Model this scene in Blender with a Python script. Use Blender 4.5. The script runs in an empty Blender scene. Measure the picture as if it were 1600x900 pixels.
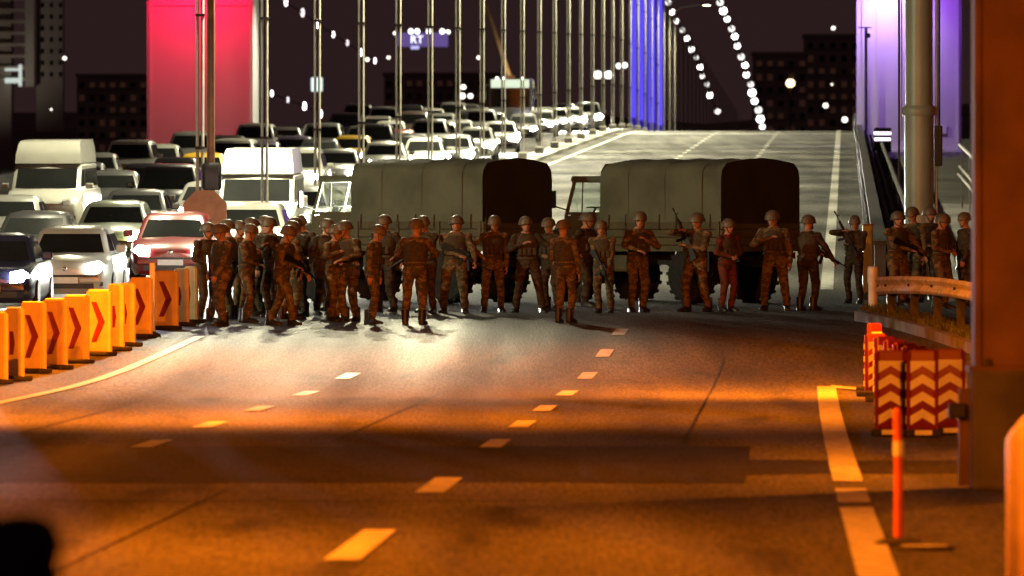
import bpy, bmesh, math, random
from mathutils import Vector, Matrix, noise
R = math.radians
random.seed(7)
scene = bpy.context.scene
COL = scene.collection

# ------------------------------------------------------------------ camera
F_PX, CAM_Z, HORIZON = 16000.0, 2.15, 365.0        # focal length in photo pixels, eye height, horizon row
cam_d = bpy.data.cameras.new('camera'); cam = bpy.data.objects.new('camera', cam_d); COL.objects.link(cam)
cam.location = (0, 0, CAM_Z); cam.rotation_euler = (R(90), 0, 0)
cam_d.sensor_width = 36.0; cam_d.lens = 36.0 * F_PX / 1600.0
cam_d.shift_y = -(450.0 - HORIZON) / 1600.0
cam_d.clip_start = 1.0; cam_d.clip_end = 9000.0
cam_d.dof.use_dof = True; cam_d.dof.focus_distance = 190.0; cam_d.dof.aperture_fstop = 5.6
scene.camera = cam

# ------------------------------------------------------------------ night sky
world = bpy.data.worlds.new('World'); scene.world = world; world.use_nodes = True
wn = world.node_tree
for n in list(wn.nodes): wn.nodes.remove(n)
w_out = wn.nodes.new('ShaderNodeOutputWorld'); w_bg = wn.nodes.new('ShaderNodeBackground')
w_bg.inputs['Color'].default_value = (0.028, 0.0135, 0.0140, 1); w_bg.inputs['Strength'].default_value = 0.8
wn.links.new(w_bg.outputs[0], w_out.inputs[0])

scene.view_settings.view_transform = 'Standard'; scene.view_settings.look = 'None'
scene.view_settings.exposure = 0.0; scene.view_settings.gamma = 1.0
scene.view_settings.use_curve_mapping = False
scene.render.engine = 'CYCLES'
scene.cycles.use_denoising = True
scene.cycles.max_bounces = 4; scene.cycles.diffuse_bounces = 2; scene.cycles.glossy_bounces = 2
scene.cycles.transparent_max_bounces = 8; scene.cycles.transmission_bounces = 2
scene.cycles.caustics_reflective = False; scene.cycles.caustics_refractive = False
scene.cycles.sample_clamp_indirect = 4.0

PALE = (1.0, 0.93, 0.60); SODIUM = (1.0, 0.20, 0.004); COLD = (0.95, 0.97, 1.0)
POWER = dict(median=36000.0, sodium=44000.0, head=7000.0)

# ------------------------------------------------------------------ layout of the place
def road_z(Y):                                       # long profile of the carriageways
    if Y < 138: return 0.0
    if Y < 160: return 0.0182 / 44.0 * (Y - 138) ** 2
    if Y < 560: return 0.2 + 0.0182 * (Y - 160)
    if Y < 760: return 7.48 + 0.0182 * (Y - 560) - 0.00005 * 1.15 * (Y - 560) ** 2
    return 7.48 + 0.0182 * 200 - 0.0000575 * 40000 - 0.0048 * (Y - 760)
def road_x(Y):                                       # the dashed line between middle and right lane
    if Y < 80: return -1.05 + 0.025 * (Y - 70)
    if Y < 200: return -0.8 + 0.025 * (Y - 80) + 0.00003125 * (Y - 80) ** 2
    return 2.65 + 0.0325 * (Y - 200)
def px(p, Y): return (p - 800.0) * Y / F_PX          # metres off axis of something seen at column p
def pz(q, Y): return CAM_Z + (HORIZON - q) * Y / F_PX
def at(p, q, Y): return Vector((px(p, Y), Y, pz(q, Y)))

# ------------------------------------------------------------------ materials
MATS = {}
def new_mat(name):
    m = bpy.data.materials.new(name); m.use_nodes = True
    for n in list(m.node_tree.nodes): m.node_tree.nodes.remove(n)
    out = m.node_tree.nodes.new('ShaderNodeOutputMaterial'); MATS[name] = m
    return m, m.node_tree, out
def ramp_between(nt, fac, c0, c1, p0=0.35, p1=0.65):
    r = nt.nodes.new('ShaderNodeValToRGB'); nt.links.new(fac, r.inputs[0])
    r.color_ramp.elements[0].position = p0; r.color_ramp.elements[1].position = p1
    r.color_ramp.elements[0].color = (*c0, 1); r.color_ramp.elements[1].color = (*c1, 1)
    return r
def mat(name, col, rough=0.6, metal=0.0, var=0.25, scale=6.0, bump=0.0, bscale=40.0, coat=0.0, stretch=None, emit=None, estr=0.0, spec=0.5):
    if name in MATS: return MATS[name]
    m, nt, out = new_mat(name)
    b = nt.nodes.new('ShaderNodeBsdfPrincipled'); nt.links.new(b.outputs[0], out.inputs[0])
    tc = nt.nodes.new('ShaderNodeTexCoord'); mp = nt.nodes.new('ShaderNodeMapping')
    nt.links.new(tc.outputs['Object'], mp.inputs[0])
    if stretch: mp.inputs['Scale'].default_value = stretch
    n = nt.nodes.new('ShaderNodeTexNoise'); n.inputs['Scale'].default_value = scale; n.inputs['Detail'].default_value = 5
    nt.links.new(mp.outputs[0], n.inputs['Vector'])
    r = ramp_between(nt, n.outputs['Fac'], [c * (1 - var) for c in col], [min(1, c * (1 + var)) for c in col])
    nt.links.new(r.outputs[0], b.inputs['Base Color'])
    b.inputs['Roughness'].default_value = rough; b.inputs['Metallic'].default_value = metal
    b.inputs['Coat Weight'].default_value = coat; b.inputs['Specular IOR Level'].default_value = spec
    if bump:
        n2 = nt.nodes.new('ShaderNodeTexNoise'); n2.inputs['Scale'].default_value = bscale; n2.inputs['Detail'].default_value = 4
        nt.links.new(mp.outputs[0], n2.inputs['Vector'])
        bp = nt.nodes.new('ShaderNodeBump'); bp.inputs['Strength'].default_value = bump; bp.inputs['Distance'].default_value = 0.02
        nt.links.new(n2.outputs['Fac'], bp.inputs['Height']); nt.links.new(bp.outputs[0], b.inputs['Normal'])
    if emit:
        b.inputs['Emission Color'].default_value = (*emit, 1); b.inputs['Emission Strength'].default_value = estr
    return m
def asphalt(name, col, rough=0.5, streak=0.5):
    m, nt, out = new_mat(name)
    b = nt.nodes.new('ShaderNodeBsdfPrincipled'); nt.links.new(b.outputs[0], out.inputs[0])
    tc = nt.nodes.new('ShaderNodeTexCoord')
    def nz(scale, st, det=4):
        mp = nt.nodes.new('ShaderNodeMapping'); mp.inputs['Scale'].default_value = st
        mp.inputs['Rotation'].default_value = (0, 0, 0.030)
        nt.links.new(tc.outputs['Object'], mp.inputs[0])
        n = nt.nodes.new('ShaderNodeTexNoise'); n.inputs['Scale'].default_value = scale; n.inputs['Detail'].default_value = det
        nt.links.new(mp.outputs[0], n.inputs['Vector']); return n
    grain = nz(30, (1, 0.035, 1), 4); stain = nz(1.1, (1, 0.10, 1), 6); tracks = nz(0.75, (1, 0.02, 1), 3); blot = nz(0.35, (1, 0.12, 1), 5)
    def mixmul(a, c, f):
        x = nt.nodes.new('ShaderNodeMixRGB'); x.blend_type = 'MULTIPLY'; x.inputs[0].default_value = f
        nt.links.new(a, x.inputs[1]); nt.links.new(c, x.inputs[2]); return x.outputs[0]
    base = ramp_between(nt, grain.outputs['Fac'], [c * .55 for c in col], [c * 1.5 for c in col], .32, .68)
    t = ramp_between(nt, tracks.outputs['Fac'], (.55,) * 3, (1.25,) * 3, .36, .64)
    bl = ramp_between(nt, blot.outputs['Fac'], (.66,) * 3, (1.15,) * 3, .36, .64)
    c1 = mixmul(base.outputs[0], t.outputs[0], streak); c1 = mixmul(c1, ramp_between(nt, stain.outputs['Fac'], (.40,) * 3, (1.0,) * 3, .30, .42).outputs[0], .85); c2 = mixmul(c1, bl.outputs[0], 0.9)
    nt.links.new(c2, b.inputs['Base Color'])
    rr = nt.nodes.new('ShaderNodeMapRange'); nt.links.new(tracks.outputs['Fac'], rr.inputs[0])
    rr.inputs[1].default_value = .3; rr.inputs[2].default_value = .7; rr.inputs[3].default_value = rough + .13; rr.inputs[4].default_value = rough - .08
    nt.links.new(rr.outputs[0], b.inputs['Roughness']); b.inputs['Specular IOR Level'].default_value = 0.06
    bp = nt.nodes.new('ShaderNodeBump'); bp.inputs['Strength'].default_value = 0.5; bp.inputs['Distance'].default_value = 0.012
    nt.links.new(grain.outputs['Fac'], bp.inputs['Height']); nt.links.new(bp.outputs[0], b.inputs['Normal'])
    return m
def glow(name, col, s):
    if name in MATS: return MATS[name]
    m, nt, out = new_mat(name)
    e = nt.nodes.new('ShaderNodeEmission'); e.inputs[0].default_value = (*col, 1); e.inputs[1].default_value = s
    nt.links.new(e.outputs[0], out.inputs[0]); return m
def glass(name, tint=(.85, .9, .88), clear=0.86):
    m, nt, out = new_mat(name)
    t = nt.nodes.new('ShaderNodeBsdfTransparent'); t.inputs[0].default_value = (*tint, 1)
    g = nt.nodes.new('ShaderNodeBsdfGlossy'); g.inputs['Roughness'].default_value = 0.05
    x = nt.nodes.new('ShaderNodeMixShader'); x.inputs[0].default_value = 1 - clear
    nt.links.new(t.outputs[0], x.inputs[1]); nt.links.new(g.outputs[0], x.inputs[2]); nt.links.new(x.outputs[0], out.inputs[0])
    return m
def camo(name, cols, scale=9.0):
    m, nt, out = new_mat(name)
    b = nt.nodes.new('ShaderNodeBsdfPrincipled'); nt.links.new(b.outputs[0], out.inputs[0])
    tc = nt.nodes.new('ShaderNodeTexCoord')
    cur = None
    for k, c in enumerate(cols):
        if cur is None:
            rgb = nt.nodes.new('ShaderNodeRGB'); rgb.outputs[0].default_value = (*c, 1); cur = rgb.outputs[0]; continue
        mp = nt.nodes.new('ShaderNodeMapping'); mp.inputs['Location'].default_value = (k * 3.1, k * 7.7, k * 1.3); mp.inputs['Scale'].default_value = (1, 1, 1.35)
        nt.links.new(tc.outputs['Object'], mp.inputs[0])
        n = nt.nodes.new('ShaderNodeTexNoise'); n.inputs['Scale'].default_value = scale; n.inputs['Detail'].default_value = 2
        nt.links.new(mp.outputs[0], n.inputs['Vector'])
        r = ramp_between(nt, n.outputs['Fac'], (0, 0, 0), (1, 1, 1), .50 + .02 * k, .54 + .02 * k)
        x = nt.nodes.new('ShaderNodeMixRGB'); nt.links.new(r.outputs[0], x.inputs[0]); nt.links.new(cur, x.inputs[1]); x.inputs[2].default_value = (*c, 1); cur = x.outputs[0]
    nt.links.new(cur, b.inputs['Base Color']); b.inputs['Roughness'].default_value = .85; b.inputs['Specular IOR Level'].default_value = .2
    n2 = nt.nodes.new('ShaderNodeTexNoise'); n2.inputs['Scale'].default_value = 26; nt.links.new(tc.outputs['Object'], n2.inputs['Vector'])
    bp = nt.nodes.new('ShaderNodeBump'); bp.inputs['Strength'].default_value = .45; bp.inputs['Distance'].default_value = .02
    nt.links.new(n2.outputs['Fac'], bp.inputs['Height']); nt.links.new(bp.outputs[0], b.inputs['Normal'])
    return m

asphalt('asphalt', (.085, .081, .075), .72, .9)
asphalt('asphalt_new', (.026, .025, .025), .62, .3)  # dark tone for the painted shade bands and the tar seams
asphalt('concrete_strip', (.085, .08, .085), .6, .3)
mat('paint', (.36, .35, .32), .6, var=.4, scale=5, bump=.15)
mat('concrete', (.26, .25, .23), .85, var=.3, scale=1.2, bump=.3, bscale=14)
mat('concrete_dark', (.10, .095, .09), .9, var=.4, scale=1.4, bump=.3, bscale=12)
mat('earth', (.05, .045, .035), .95, var=.4, scale=.6, bump=.4)
mat('grass', (.07, .085, .03), .9, var=.5, scale=3)
mat('steel', (.42, .41, .38), .45, .6, .2, 4)
mat('rail_steel', (.80, .80, .76), .5, .15, .2, 3)
mat('dark_steel', (.045, .04, .04), .6, .4, .3, 5)
mat('pole_paint', (.42, .40, .36), .5, .2, .15, 3)
mat('column_paint', (.34, .44, .38), .42, .1, .15, .8)
mat('tower_paint', (.60, .58, .56), .6, 0, .06, .25)
mat('tower_dark', (.30, .28, .28), .6, 0, .1, .25)
mat('rust_paint', (.135, .070, .036), .7, 0, .35, 1.6, bump=.15, bscale=8)
mat('orange_plastic', (.68, .50, .26), .5, 0, .12, 5)
mat('orange_plastic_dull', (.58, .38, .20), .6, 0, .15, 5)
mat('maroon_film', (.16, .012, .010), .55, 0, .2, 6)
mat('red_plastic', (.20, .012, .012), .5, 0, .18, 5)
mat('white_film', (.74, .72, .68), .45, 0, .12, 6)
mat('rubber', (.018, .017, .017), .8, 0, .3, 14, bump=.3)
mat('black', (.012, .012, .012), .55, 0, .3, 8)
mat('rim_steel', (.25, .25, .25), .4, .6, .2, 8)
mat('truck_green', (.075, .078, .042), .65, 0, .22, 2.2, bump=.05)
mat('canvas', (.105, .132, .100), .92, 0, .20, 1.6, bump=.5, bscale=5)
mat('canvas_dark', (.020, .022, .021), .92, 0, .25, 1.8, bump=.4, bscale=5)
mat('cab_lining', (.40, .38, .32), .8, 0, .1, 3)
mat('skin', (.42, .235, .155), .55, 0, .08, 20)
mat('boot', (.014, .012, .011), .45, 0, .3, 12)
mat('webbing', (.048, .038, .020), .85, 0, .3, 20)
mat('helmet', (.12, .10, .07), .5, 0, .25, 16)
mat('gun', (.016, .016, .016), .38, .5, .2, 20)
mat('dark_glass', (.012, .013, .013), .10, 0, .1, 2, spec=.2)
mat('plate', (.62, .62, .60), .5, 0, .08, 10)
mat('chrome', (.7, .7, .7), .18, 1, .05, 5)
mat('jacket', (.030, .016, .010), .8, 0, .3, 12)
mat('hair', (.018, .012, .010), .7, 0, .3, 40)
mat('hill', (.14, .12, .10), .95, 0, .4, .05)
mat('water', (.01, .012, .016), .15, 0, .2, .02)
mat('block_wall', (.30, .27, .23), .9, 0, .15, .08)
mat('block_dark', (.42, .37, .34), .9, 0, .2, .05)
camo('camo', [(.150, .105, .052), (.058, .058, .027), (.085, .047, .022), (.20, .150, .082)])
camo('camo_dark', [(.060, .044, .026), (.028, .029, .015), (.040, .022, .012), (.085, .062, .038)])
camo('camo_red', [(.11, .045, .028), (.06, .03, .018), (.17, .030, .022)])
glass('clear_glass')

# ------------------------------------------------------------------ mesh helpers
class MB:
    def __init__(s): s.v = []; s.f = []; s.m = []
    def add(s, vs, fs, mi=0):
        o = len(s.v); s.v += [tuple(v) for v in vs]; s.f += [tuple(i + o for i in f) for f in fs]; s.m += [mi] * len(fs); return s
    def box(s, c, d, mi=0, rot=None):
        x, y, z = d[0] / 2, d[1] / 2, d[2] / 2
        vs = [Vector(p) for p in ((-x, -y, -z), (x, -y, -z), (x, y, -z), (-x, y, -z), (-x, -y, z), (x, -y, z), (x, y, z), (-x, y, z))]
        if rot: vs = [rot @ v for v in vs]
        return s.add([v + Vector(c) for v in vs], [(0, 3, 2, 1), (4, 5, 6, 7), (0, 1, 5, 4), (1, 2, 6, 5), (2, 3, 7, 6), (3, 0, 4, 7)], mi)
    def cbox(s, c, d, b, mi=0, rot=None):           # box with bevelled vertical and top edges
        x, y, z = d[0] / 2, d[1] / 2, d[2] / 2
        def ring(e, zz): return [(-x + b, -y + e, zz), (x - b, -y + e, zz), (x - e, -y + b, zz), (x - e, y - b, zz), (x - b, y - e, zz), (-x + b, y - e, zz), (-x + e, y - b, zz), (-x + e, -y + b, zz)]
        rs = [ring(b * .55, -z), ring(0, -z + b), ring(0, z - b), ring(b * .55, z)]
        vs = [Vector(p) for r in rs for p in r]
        if rot: vs = [rot @ v for v in vs]
        fs = [tuple(reversed(range(8))), tuple(range(24, 32))]
        for k in range(3):
            for i in range(8): fs.append((k * 8 + i, k * 8 + (i + 1) % 8, k * 8 + 8 + (i + 1) % 8, k * 8 + 8 + i))
        return s.add([v + Vector(c) for v in vs], fs, mi)
    def loft(s, rings, mi=0, caps=True, closed=True):
        n = len(rings[0]); vs = [p for r in rings for p in r]; fs = []
        for k in range(len(rings) - 1):
            for i in range(n if closed else n - 1):
                j = (i + 1) % n; fs.append((k * n + i, k * n + j, k * n + n + j, k * n + n + i))
        if caps: fs += [tuple(reversed(range(n))), tuple(range((len(rings) - 1) * n, len(rings) * n))]
        return s.add(vs, fs, mi)
    def tube(s, pts, rad, n=8, mi=0, caps=True):
        pts = [Vector(p) for p in pts]; rs = []
        for k, p in enumerate(pts):
            d = (pts[min(k + 1, len(pts) - 1)] - pts[max(k - 1, 0)]).normalized()
            a = d.orthogonal() if abs(d.z) < .99 else Vector((1, 0, 0))
            a = (Vector((0, 0, 1)).cross(d) if abs(d.z) < .99 else Vector((1, 0, 0))).normalized(); b = d.cross(a)
            r = rad[k] if isinstance(rad, (list, tuple)) else rad
            rs.append([p + a * (r * math.cos(t * 2 * math.pi / n)) + b * (r * math.sin(t * 2 * math.pi / n)) for t in range(n)])
        return s.loft(rs, mi, caps)
    def lathe(s, prof, n=16, axis='z', c=(0, 0, 0), mi=0, caps=True):
        rs = []
        for r, h in prof:
            ring = []
            for t in range(n):
                a = 2 * math.pi * t / n; u, w = r * math.cos(a), r * math.sin(a)
                p = {'z': (u, w, h), 'x': (h, u, w), 'y': (w, h, u)}[axis]
                ring.append(Vector(p) + Vector(c))
            rs.append(ring)
        return s.loft(rs, mi, caps)
    def prism(s, poly, y0, y1, mi=0):               # polygon in xz, extruded along y
        n = len(poly); vs = [(x, y0, z) for x, z in poly] + [(x, y1, z) for x, z in poly]
        fs = [tuple(range(n)), tuple(reversed(range(n, 2 * n)))] + [(i + n, (i + 1) % n + n, (i + 1) % n, i) for i in range(n)]
        return s.add(vs, fs, mi)
    def ball(s, c, r, n=10, m=6, mi=0):
        rx, ry, rz = r if isinstance(r, (tuple, list)) else (r, r, r)
        rs = [[Vector((c[0] + rx * math.sin(math.pi * k / m) * math.cos(2 * math.pi * t / n), c[1] + ry * math.sin(math.pi * k / m) * math.sin(2 * math.pi * t / n), c[2] - rz * math.cos(math.pi * k / m))) for t in range(n)] for k in range(1, m)]
        s.loft(rs, mi, True); return s
    def mesh(s, name, mats, smooth=False):
        me = bpy.data.meshes.new(name); me.from_pydata(s.v, [], s.f)
        for m in (mats if isinstance(mats, (list, tuple)) else [mats]): me.materials.append(MATS[m] if isinstance(m, str) else m)
        me.polygons.foreach_set('material_index', s.m)
        if smooth:
            me.polygons.foreach_set('use_smooth', [True] * len(s.f))
            try: me.set_sharp_from_angle(angle=R(38))
            except Exception: pass
        me.update(); return me
    def build(s, name, mats, parent=None, smooth=False, **kw):
        bm = bmesh.new(); me = s.mesh(name, mats, smooth)
        bm.from_mesh(me); bmesh.ops.recalc_face_normals(bm, faces=bm.faces); bm.to_mesh(me); bm.free()
        return link(name, me, parent, **kw)
def link(name, me, parent=None, **kw):
    o = bpy.data.objects.new(name, me); COL.objects.link(o)
    if parent: o.parent = parent
    return tag(o, **kw)
def tag(o, label=None, cat=None, group=None, kind=None):
    if label: o['label'] = label
    if cat: o['category'] = cat
    if group: o['group'] = group
    if kind: o['kind'] = kind
    return o
def empty(name, loc, rz=0.0, **kw):
    o = bpy.data.objects.new(name, None); COL.objects.link(o); o.empty_display_size = .2
    o.location = loc; o.rotation_euler = (0, 0, rz); return tag(o, **kw)
def kids(o): return [c for c in bpy.data.objects if c.parent == o and c.type != 'LIGHT']
CHILD = {}
def copy_tree(o, parent=None):
    c = o.copy(); COL.objects.link(c); c.parent = parent
    for ch in CHILD.setdefault(o.name, kids(o)): copy_tree(ch, c)
    return c
def spot(name, parent, loc, aim, power, col, ang=150, blend=1.0, size=.15):
    l = bpy.data.lights.new(name, 'SPOT'); l.energy = power; l.color = col; l.spot_size = R(ang); l.spot_blend = blend; l.shadow_soft_size = size
    o = bpy.data.objects.new(name, l); COL.objects.link(o); o.parent = parent; o.location = loc
    o.rotation_euler = (Vector(aim) - Vector(loc)).to_track_quat('-Z', 'Y').to_euler(); return o
ORD = ['first', 'second', 'third', 'fourth', 'fifth', 'sixth', 'seventh', 'eighth', 'ninth', 'tenth', 'eleventh', 'twelfth', 'thirteenth', 'fourteenth', 'fifteenth', 'sixteenth', 'seventeenth', 'eighteenth', 'nineteenth', 'twentieth'] + [w + x for w in ('twenty-', 'thirty-', 'forty-') for x in ('first', 'second', 'third', 'fourth', 'fifth', 'sixth', 'seventh', 'eighth', 'ninth', 'tenth')]
# ================================================================== THE SETTING
def strip(name, u0, u1, Ys, m, dz=0.0, zfun=road_z, thick=None, **kw):
    mb = MB(); n = len(Ys); vs = []
    nu = 2 if u1 - u0 < 3 else 6
    for Y in Ys:
        for k in range(nu): vs.append((road_x(Y) + u0 + (u1 - u0) * k / (nu - 1), Y, zfun(Y) + dz))
    fs = [(i * nu + k, i * nu + k + 1, (i + 1) * nu + k + 1, (i + 1) * nu + k) for i in range(n - 1) for k in range(nu - 1)]
    mb.add(vs, fs)
    if thick:
        o = len(mb.v); mb.v += [(x, y, z - thick) for x, y, z in vs]
        for i in range(n - 1):
            for k in (0, nu - 1): mb.f.append((i * nu + k, (i + 1) * nu + k, (i + 1) * nu + k + o, i * nu + k + o)); mb.m.append(0)
        for i in (0, n - 1): mb.f.append(tuple([i * nu + k for k in range(nu)] + [i * nu + k + o for k in reversed(range(nu))])); mb.m.append(0)
    return mb.build(name, m, **kw)
def rng(a, b, d): return [a + (b - a) * i / max(1, int(round((b - a) / d))) for i in range(int(round((b - a) / d)) + 1)]

# ground: one sheet that runs under everything out to the strait
mb = MB(); Ys = rng(-60, 200, 20) + rng(220, 740, 20) + [800, 900, 1100, 1600, 2600, 5200]; Xs = [-900, -300, -120, -60, -42, -30, 12, 22, 40, 90, 300, 900]
for Y in Ys:
    for X in Xs:
        xx = X + road_x(min(Y, 900)) * (0 if abs(X) > 100 else 1)
        z = (road_z(Y) if Y < 740 else -38) - .10
        if X <= -30: z -= min(2.2, (-X - 24) * .12) if Y < 740 else 0
        if X >= 12: z -= min(2.0, .4 + (X - 12) * .05) if Y < 740 else 0
        mb.v.append((xx, Y, z))
nx = len(Xs)
for i in range(len(Ys) - 1):
    for k in range(nx - 1): mb.f.append((i * nx + k, i * nx + k + 1, (i + 1) * nx + k + 1, (i + 1) * nx + k)); mb.m.append(0)
mb.build('ground', 'earth', kind='structure')
MB().add([(-6000, 700, -36), (6000, 700, -36), (6000, 8500, -36), (-6000, 8500, -36)], [(0, 1, 2, 3)]).build('water', 'water', kind='structure')
# far shore
mb = MB(); rs = []
for k, X in enumerate(rng(-900, 1200, 60)):
    h = 40 + 26 * noise.noise(Vector((X * .004, 3.3, 0))) + 12 * noise.noise(Vector((X * .017, 1.3, 0)))
    rs.append([(X, 2900, -38), (X, 3000, h * .8), (X, 3200, h), (X, 3600, h * .6), (X, 3700, -38)])
mb.loft(rs, 0, True); mb.build('hill', 'hill', smooth=True, kind='structure')
mb = MB(); rs = []
for X in rng(-140, -30, 5):
    h = 7.4 + 2.0 * noise.noise(Vector((X * .06, 7.3, 0))) + .8 * noise.noise(Vector((X * .3, 2.3, 0))) + max(0, (-30 - X)) * .02
    if X > -36: h = 4 + (h - 4) * (-30 - X) / 6
    rs.append([(X, 520, 2), (X, 560, h * .9), (X, 590, h), (X, 640, h * .8), (X, 660, 2)])
mb.loft(rs, 0, True); mb.build('hill', 'hill', smooth=True, kind='structure')

NEAR = rng(-40, 130, 10) + rng(134, 200, 3) + rng(205, 560, 12) + rng(565, 900, 8)
strip('road', -9.2, 4.4, NEAR, 'asphalt', 0.0, kind='structure')
strip('plaza', 4.4, 14.0, [y for y in NEAR if y <= 201], 'asphalt', -0.004, kind='structure')
strip('opposite_road', -25.0, -10.2, NEAR, 'asphalt', 0.0, kind='structure')
strip('median', -10.2, -9.2, NEAR, 'concrete', 0.14, thick=.3, kind='structure')
strip('walkway', 5.75, 10.2, rng(196, 520, 12), 'concrete', 0, zfun=lambda Y: .95 + (5.35 - .95) * (Y - 196) / 310.0, thick=.6, kind='structure')
# shade painted as dark bands, and a concrete strip, across the near road
def slab(name, u0, u1, Y0, Y1, m, dz, parent=None, skew=0.0, **kw):
    rag = random.Random(int(Y0 * 10)); vs = []; n = 14
    for k in range(n + 1):
        u = u0 + (u1 - u0) * k / n
        vs += [(road_x(Y0) + u, Y0 + rag.uniform(-.35, .35) + skew * u, road_z(Y0) + dz), (road_x(Y1) + u, Y1 + rag.uniform(-.35, .35) + skew * u, road_z(Y1) + dz)]
    fs = [(2 * k, 2 * k + 2, 2 * k + 3, 2 * k + 1) for k in range(n)]
    return MB().add(vs, fs).build(name, m, parent, **kw)
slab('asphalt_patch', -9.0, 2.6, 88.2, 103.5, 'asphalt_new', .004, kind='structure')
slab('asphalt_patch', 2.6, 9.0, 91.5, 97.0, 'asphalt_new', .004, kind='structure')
slab('concrete_strip', -9.0, 1.1, 82.5, 88.2, 'concrete_strip', .004, kind='structure')
slab('concrete_strip', -9.0, 4.3, 575, 578, 'paint', .010, kind='structure')

# painted markings
def mark(name, u0, u1, Y0, Y1, dz=.012):
    return strip(name, u0, u1, rng(Y0, Y1, 6), 'paint', dz, kind='structure')
for i, Y in enumerate((67.2, 84.6)): mark('lane_dash', -.12, .12, Y, Y + (6.8 if i == 0 else 5.2))
for Y in (102.6, 113.1, 123.6, 135.5, 148.0, 160.5, 172.5): mark('lane_dash', -.11, .11, Y, Y + 4.0)
for Y in (102.6, 113.1, 123.6, 135.5, 148.0): mark('lane_dash', -3.61, -3.39, Y, Y + 3.6)
for Y in rng(240, 600, 12): mark('lane_dash', -.11, .11, Y, Y + 4.0); mark('lane_dash', -3.61, -3.39, Y, Y + 4.0)
mark('edge_line', 3.36, 3.62, 40, 80.0); mark('edge_line', 3.36, 3.62, 81.6, 86.0); mark('edge_line', 3.36, 3.62, 88.5, 143.0)
mark('edge_line', 3.36, 3.62, 146.0, 147.5); mark('edge_line', 3.3, 3.6, 150.5, 151.6); mark('edge_line', 3.36, 3.62, 205, 640)
mark('edge_line', -7.1, -6.92, 100, 172); mark('edge_line', -8.5, -8.3, 205, 640)
mark('lane_mark', 2.05, 2.35, 168, 170.5)
mb = MB(); mb.add([(road_x(141) + 3.62, 141.5, .02), (road_x(141) + 3.62, 143.5, .03), (road_x(130) + 5.2, 135, .014), (road_x(130) + 5.2, 133.6, .014)], [(0, 1, 2, 3)]); mb.build('edge_line', 'paint', kind='structure')

# kerbed verge with grass on the right
def verge_ring(p, Y0, Y1, h=.16): pass
mb = MB(); rs = []
for k in range(13):
    t = k / 12; p = 1335 + 215 * t; Y = 182 - 24 * t ** 1.2
    x = px(p, Y); z = road_z(Y); d = 9 - 3 * t
    rs.append([(x, Y, z - .1), (x, Y + .05, z + .17), (x + .1, Y + .35, z + .18), (x + .6, Y + d, z + .26), (x + 1.0, Y + d + .3, z - .1)])
mb.loft(rs, 0); mb.build('verge', 'concrete_dark', kind='structure')
rnd = random.Random(5); mb = MB()
for i in range(2600):
    t = rnd.random(); q = rnd.random() ** 1.3; Y = 182 - 24 * t ** 1.2; x = px(1335 + 215 * t, Y); d = 9 - 3 * t
    b = Vector((x + .12 + .45 * q, Y + .4 + (d - .6) * q, road_z(Y) + .18 + .07 * q)); a = rnd.uniform(0, 6.28); h = rnd.uniform(.03, .13)
    w = Vector((math.cos(a), math.sin(a), 0)) * .012
    mb.add([b - w, b + w, b + Vector((rnd.uniform(-.05, .05), rnd.uniform(-.05, .05), h))], [(0, 1, 2)])
mb.build('grass', 'grass', kind='stuff', label='short grass tufts on the kerbed verge under the guardrail', cat='grass')

# parapets
def wall_along(name, u, w, h, Y0, Y1, m, rib=None, step=12, foot=0.0, **kw):
    root = empty(name, (road_x(Y0) + u, Y0, road_z(Y0)), **kw); o = Vector(root.location); mb = MB(); rs = []
    for Y in rng(Y0, Y1, step):
        x, z = road_x(Y) + u, road_z(Y)
        rs.append([Vector(p) - o for p in ((x - w / 2, Y, z - .3 + foot), (x + w / 2, Y, z - .3 + foot), (x + w / 2, Y, z + h), (x - w / 2, Y, z + h))])
    mb.loft(rs); mb.build('wall_body', m, root)
    rs = []
    cb = MB()
    for Y in rng(Y0, Y1, step):
        x, z = road_x(Y) + u, road_z(Y)
        rs.append([Vector(p) - o for p in ((x - w / 2 - .03, Y, z + h + .003), (x + w / 2 + .03, Y, z + h + .003), (x + w / 2 + .03, Y, z + h + .09), (x - w / 2 - .03, Y, z + h + .09))])
    cb.loft(rs); cb.build('coping', 'concrete' if rib is None else 'dark_steel', root)
    if rib:
        b = MB().box((0, 0, .45 * h), (.07, .10, h * 1.08)); me = b.mesh('rib', 'dark_steel')
        for Y in rng(Y0 + 1, Y1 - 1, rib):
            r_ = link('rib', me, root); r_.location = Vector((road_x(Y) + u - w / 2 - .045, Y, road_z(Y))) - o
    return root
wall_along('parapet', 4.55, .22, .95, 202, 700, 'concrete_dark', rib=9, label='dark ribbed parapet along the right edge of the empty bridge carriageway', cat='parapet')
wall_along('parapet', -25.4, .3, .36, 150, 700, 'dark_steel', rib=9, label='low dark parapet behind the traffic jam on the far left', cat='parapet')
for k, (u, h) in enumerate(((4.85, .75), (5.10, .55), (5.38, .9))):
    root = empty('service_pipe', (road_x(206) + u, 206, road_z(206)), label='dark service pipe beside the ribbed parapet, ' + ('nearest the road', 'middle of three', 'nearest the thick column')[k], cat='pipe', group='pipes beside the parapet')
    o = Vector(root.location); mb = MB(); mb.tube([Vector((road_x(Y) + u, Y, road_z(Y) + h)) - o for Y in rng(206, 500, 14)], .075, 8); mb.build('pipe', 'dark_steel', root, smooth=True)
    me = MB().box((0, 0, h / 2), (.05, .05, h)).mesh('bracket', 'dark_steel')
    for Y in rng(208, 490, 28): b = link('bracket', me, root); b.location = Vector((road_x(Y) + u, Y, road_z(Y))) - o

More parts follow.
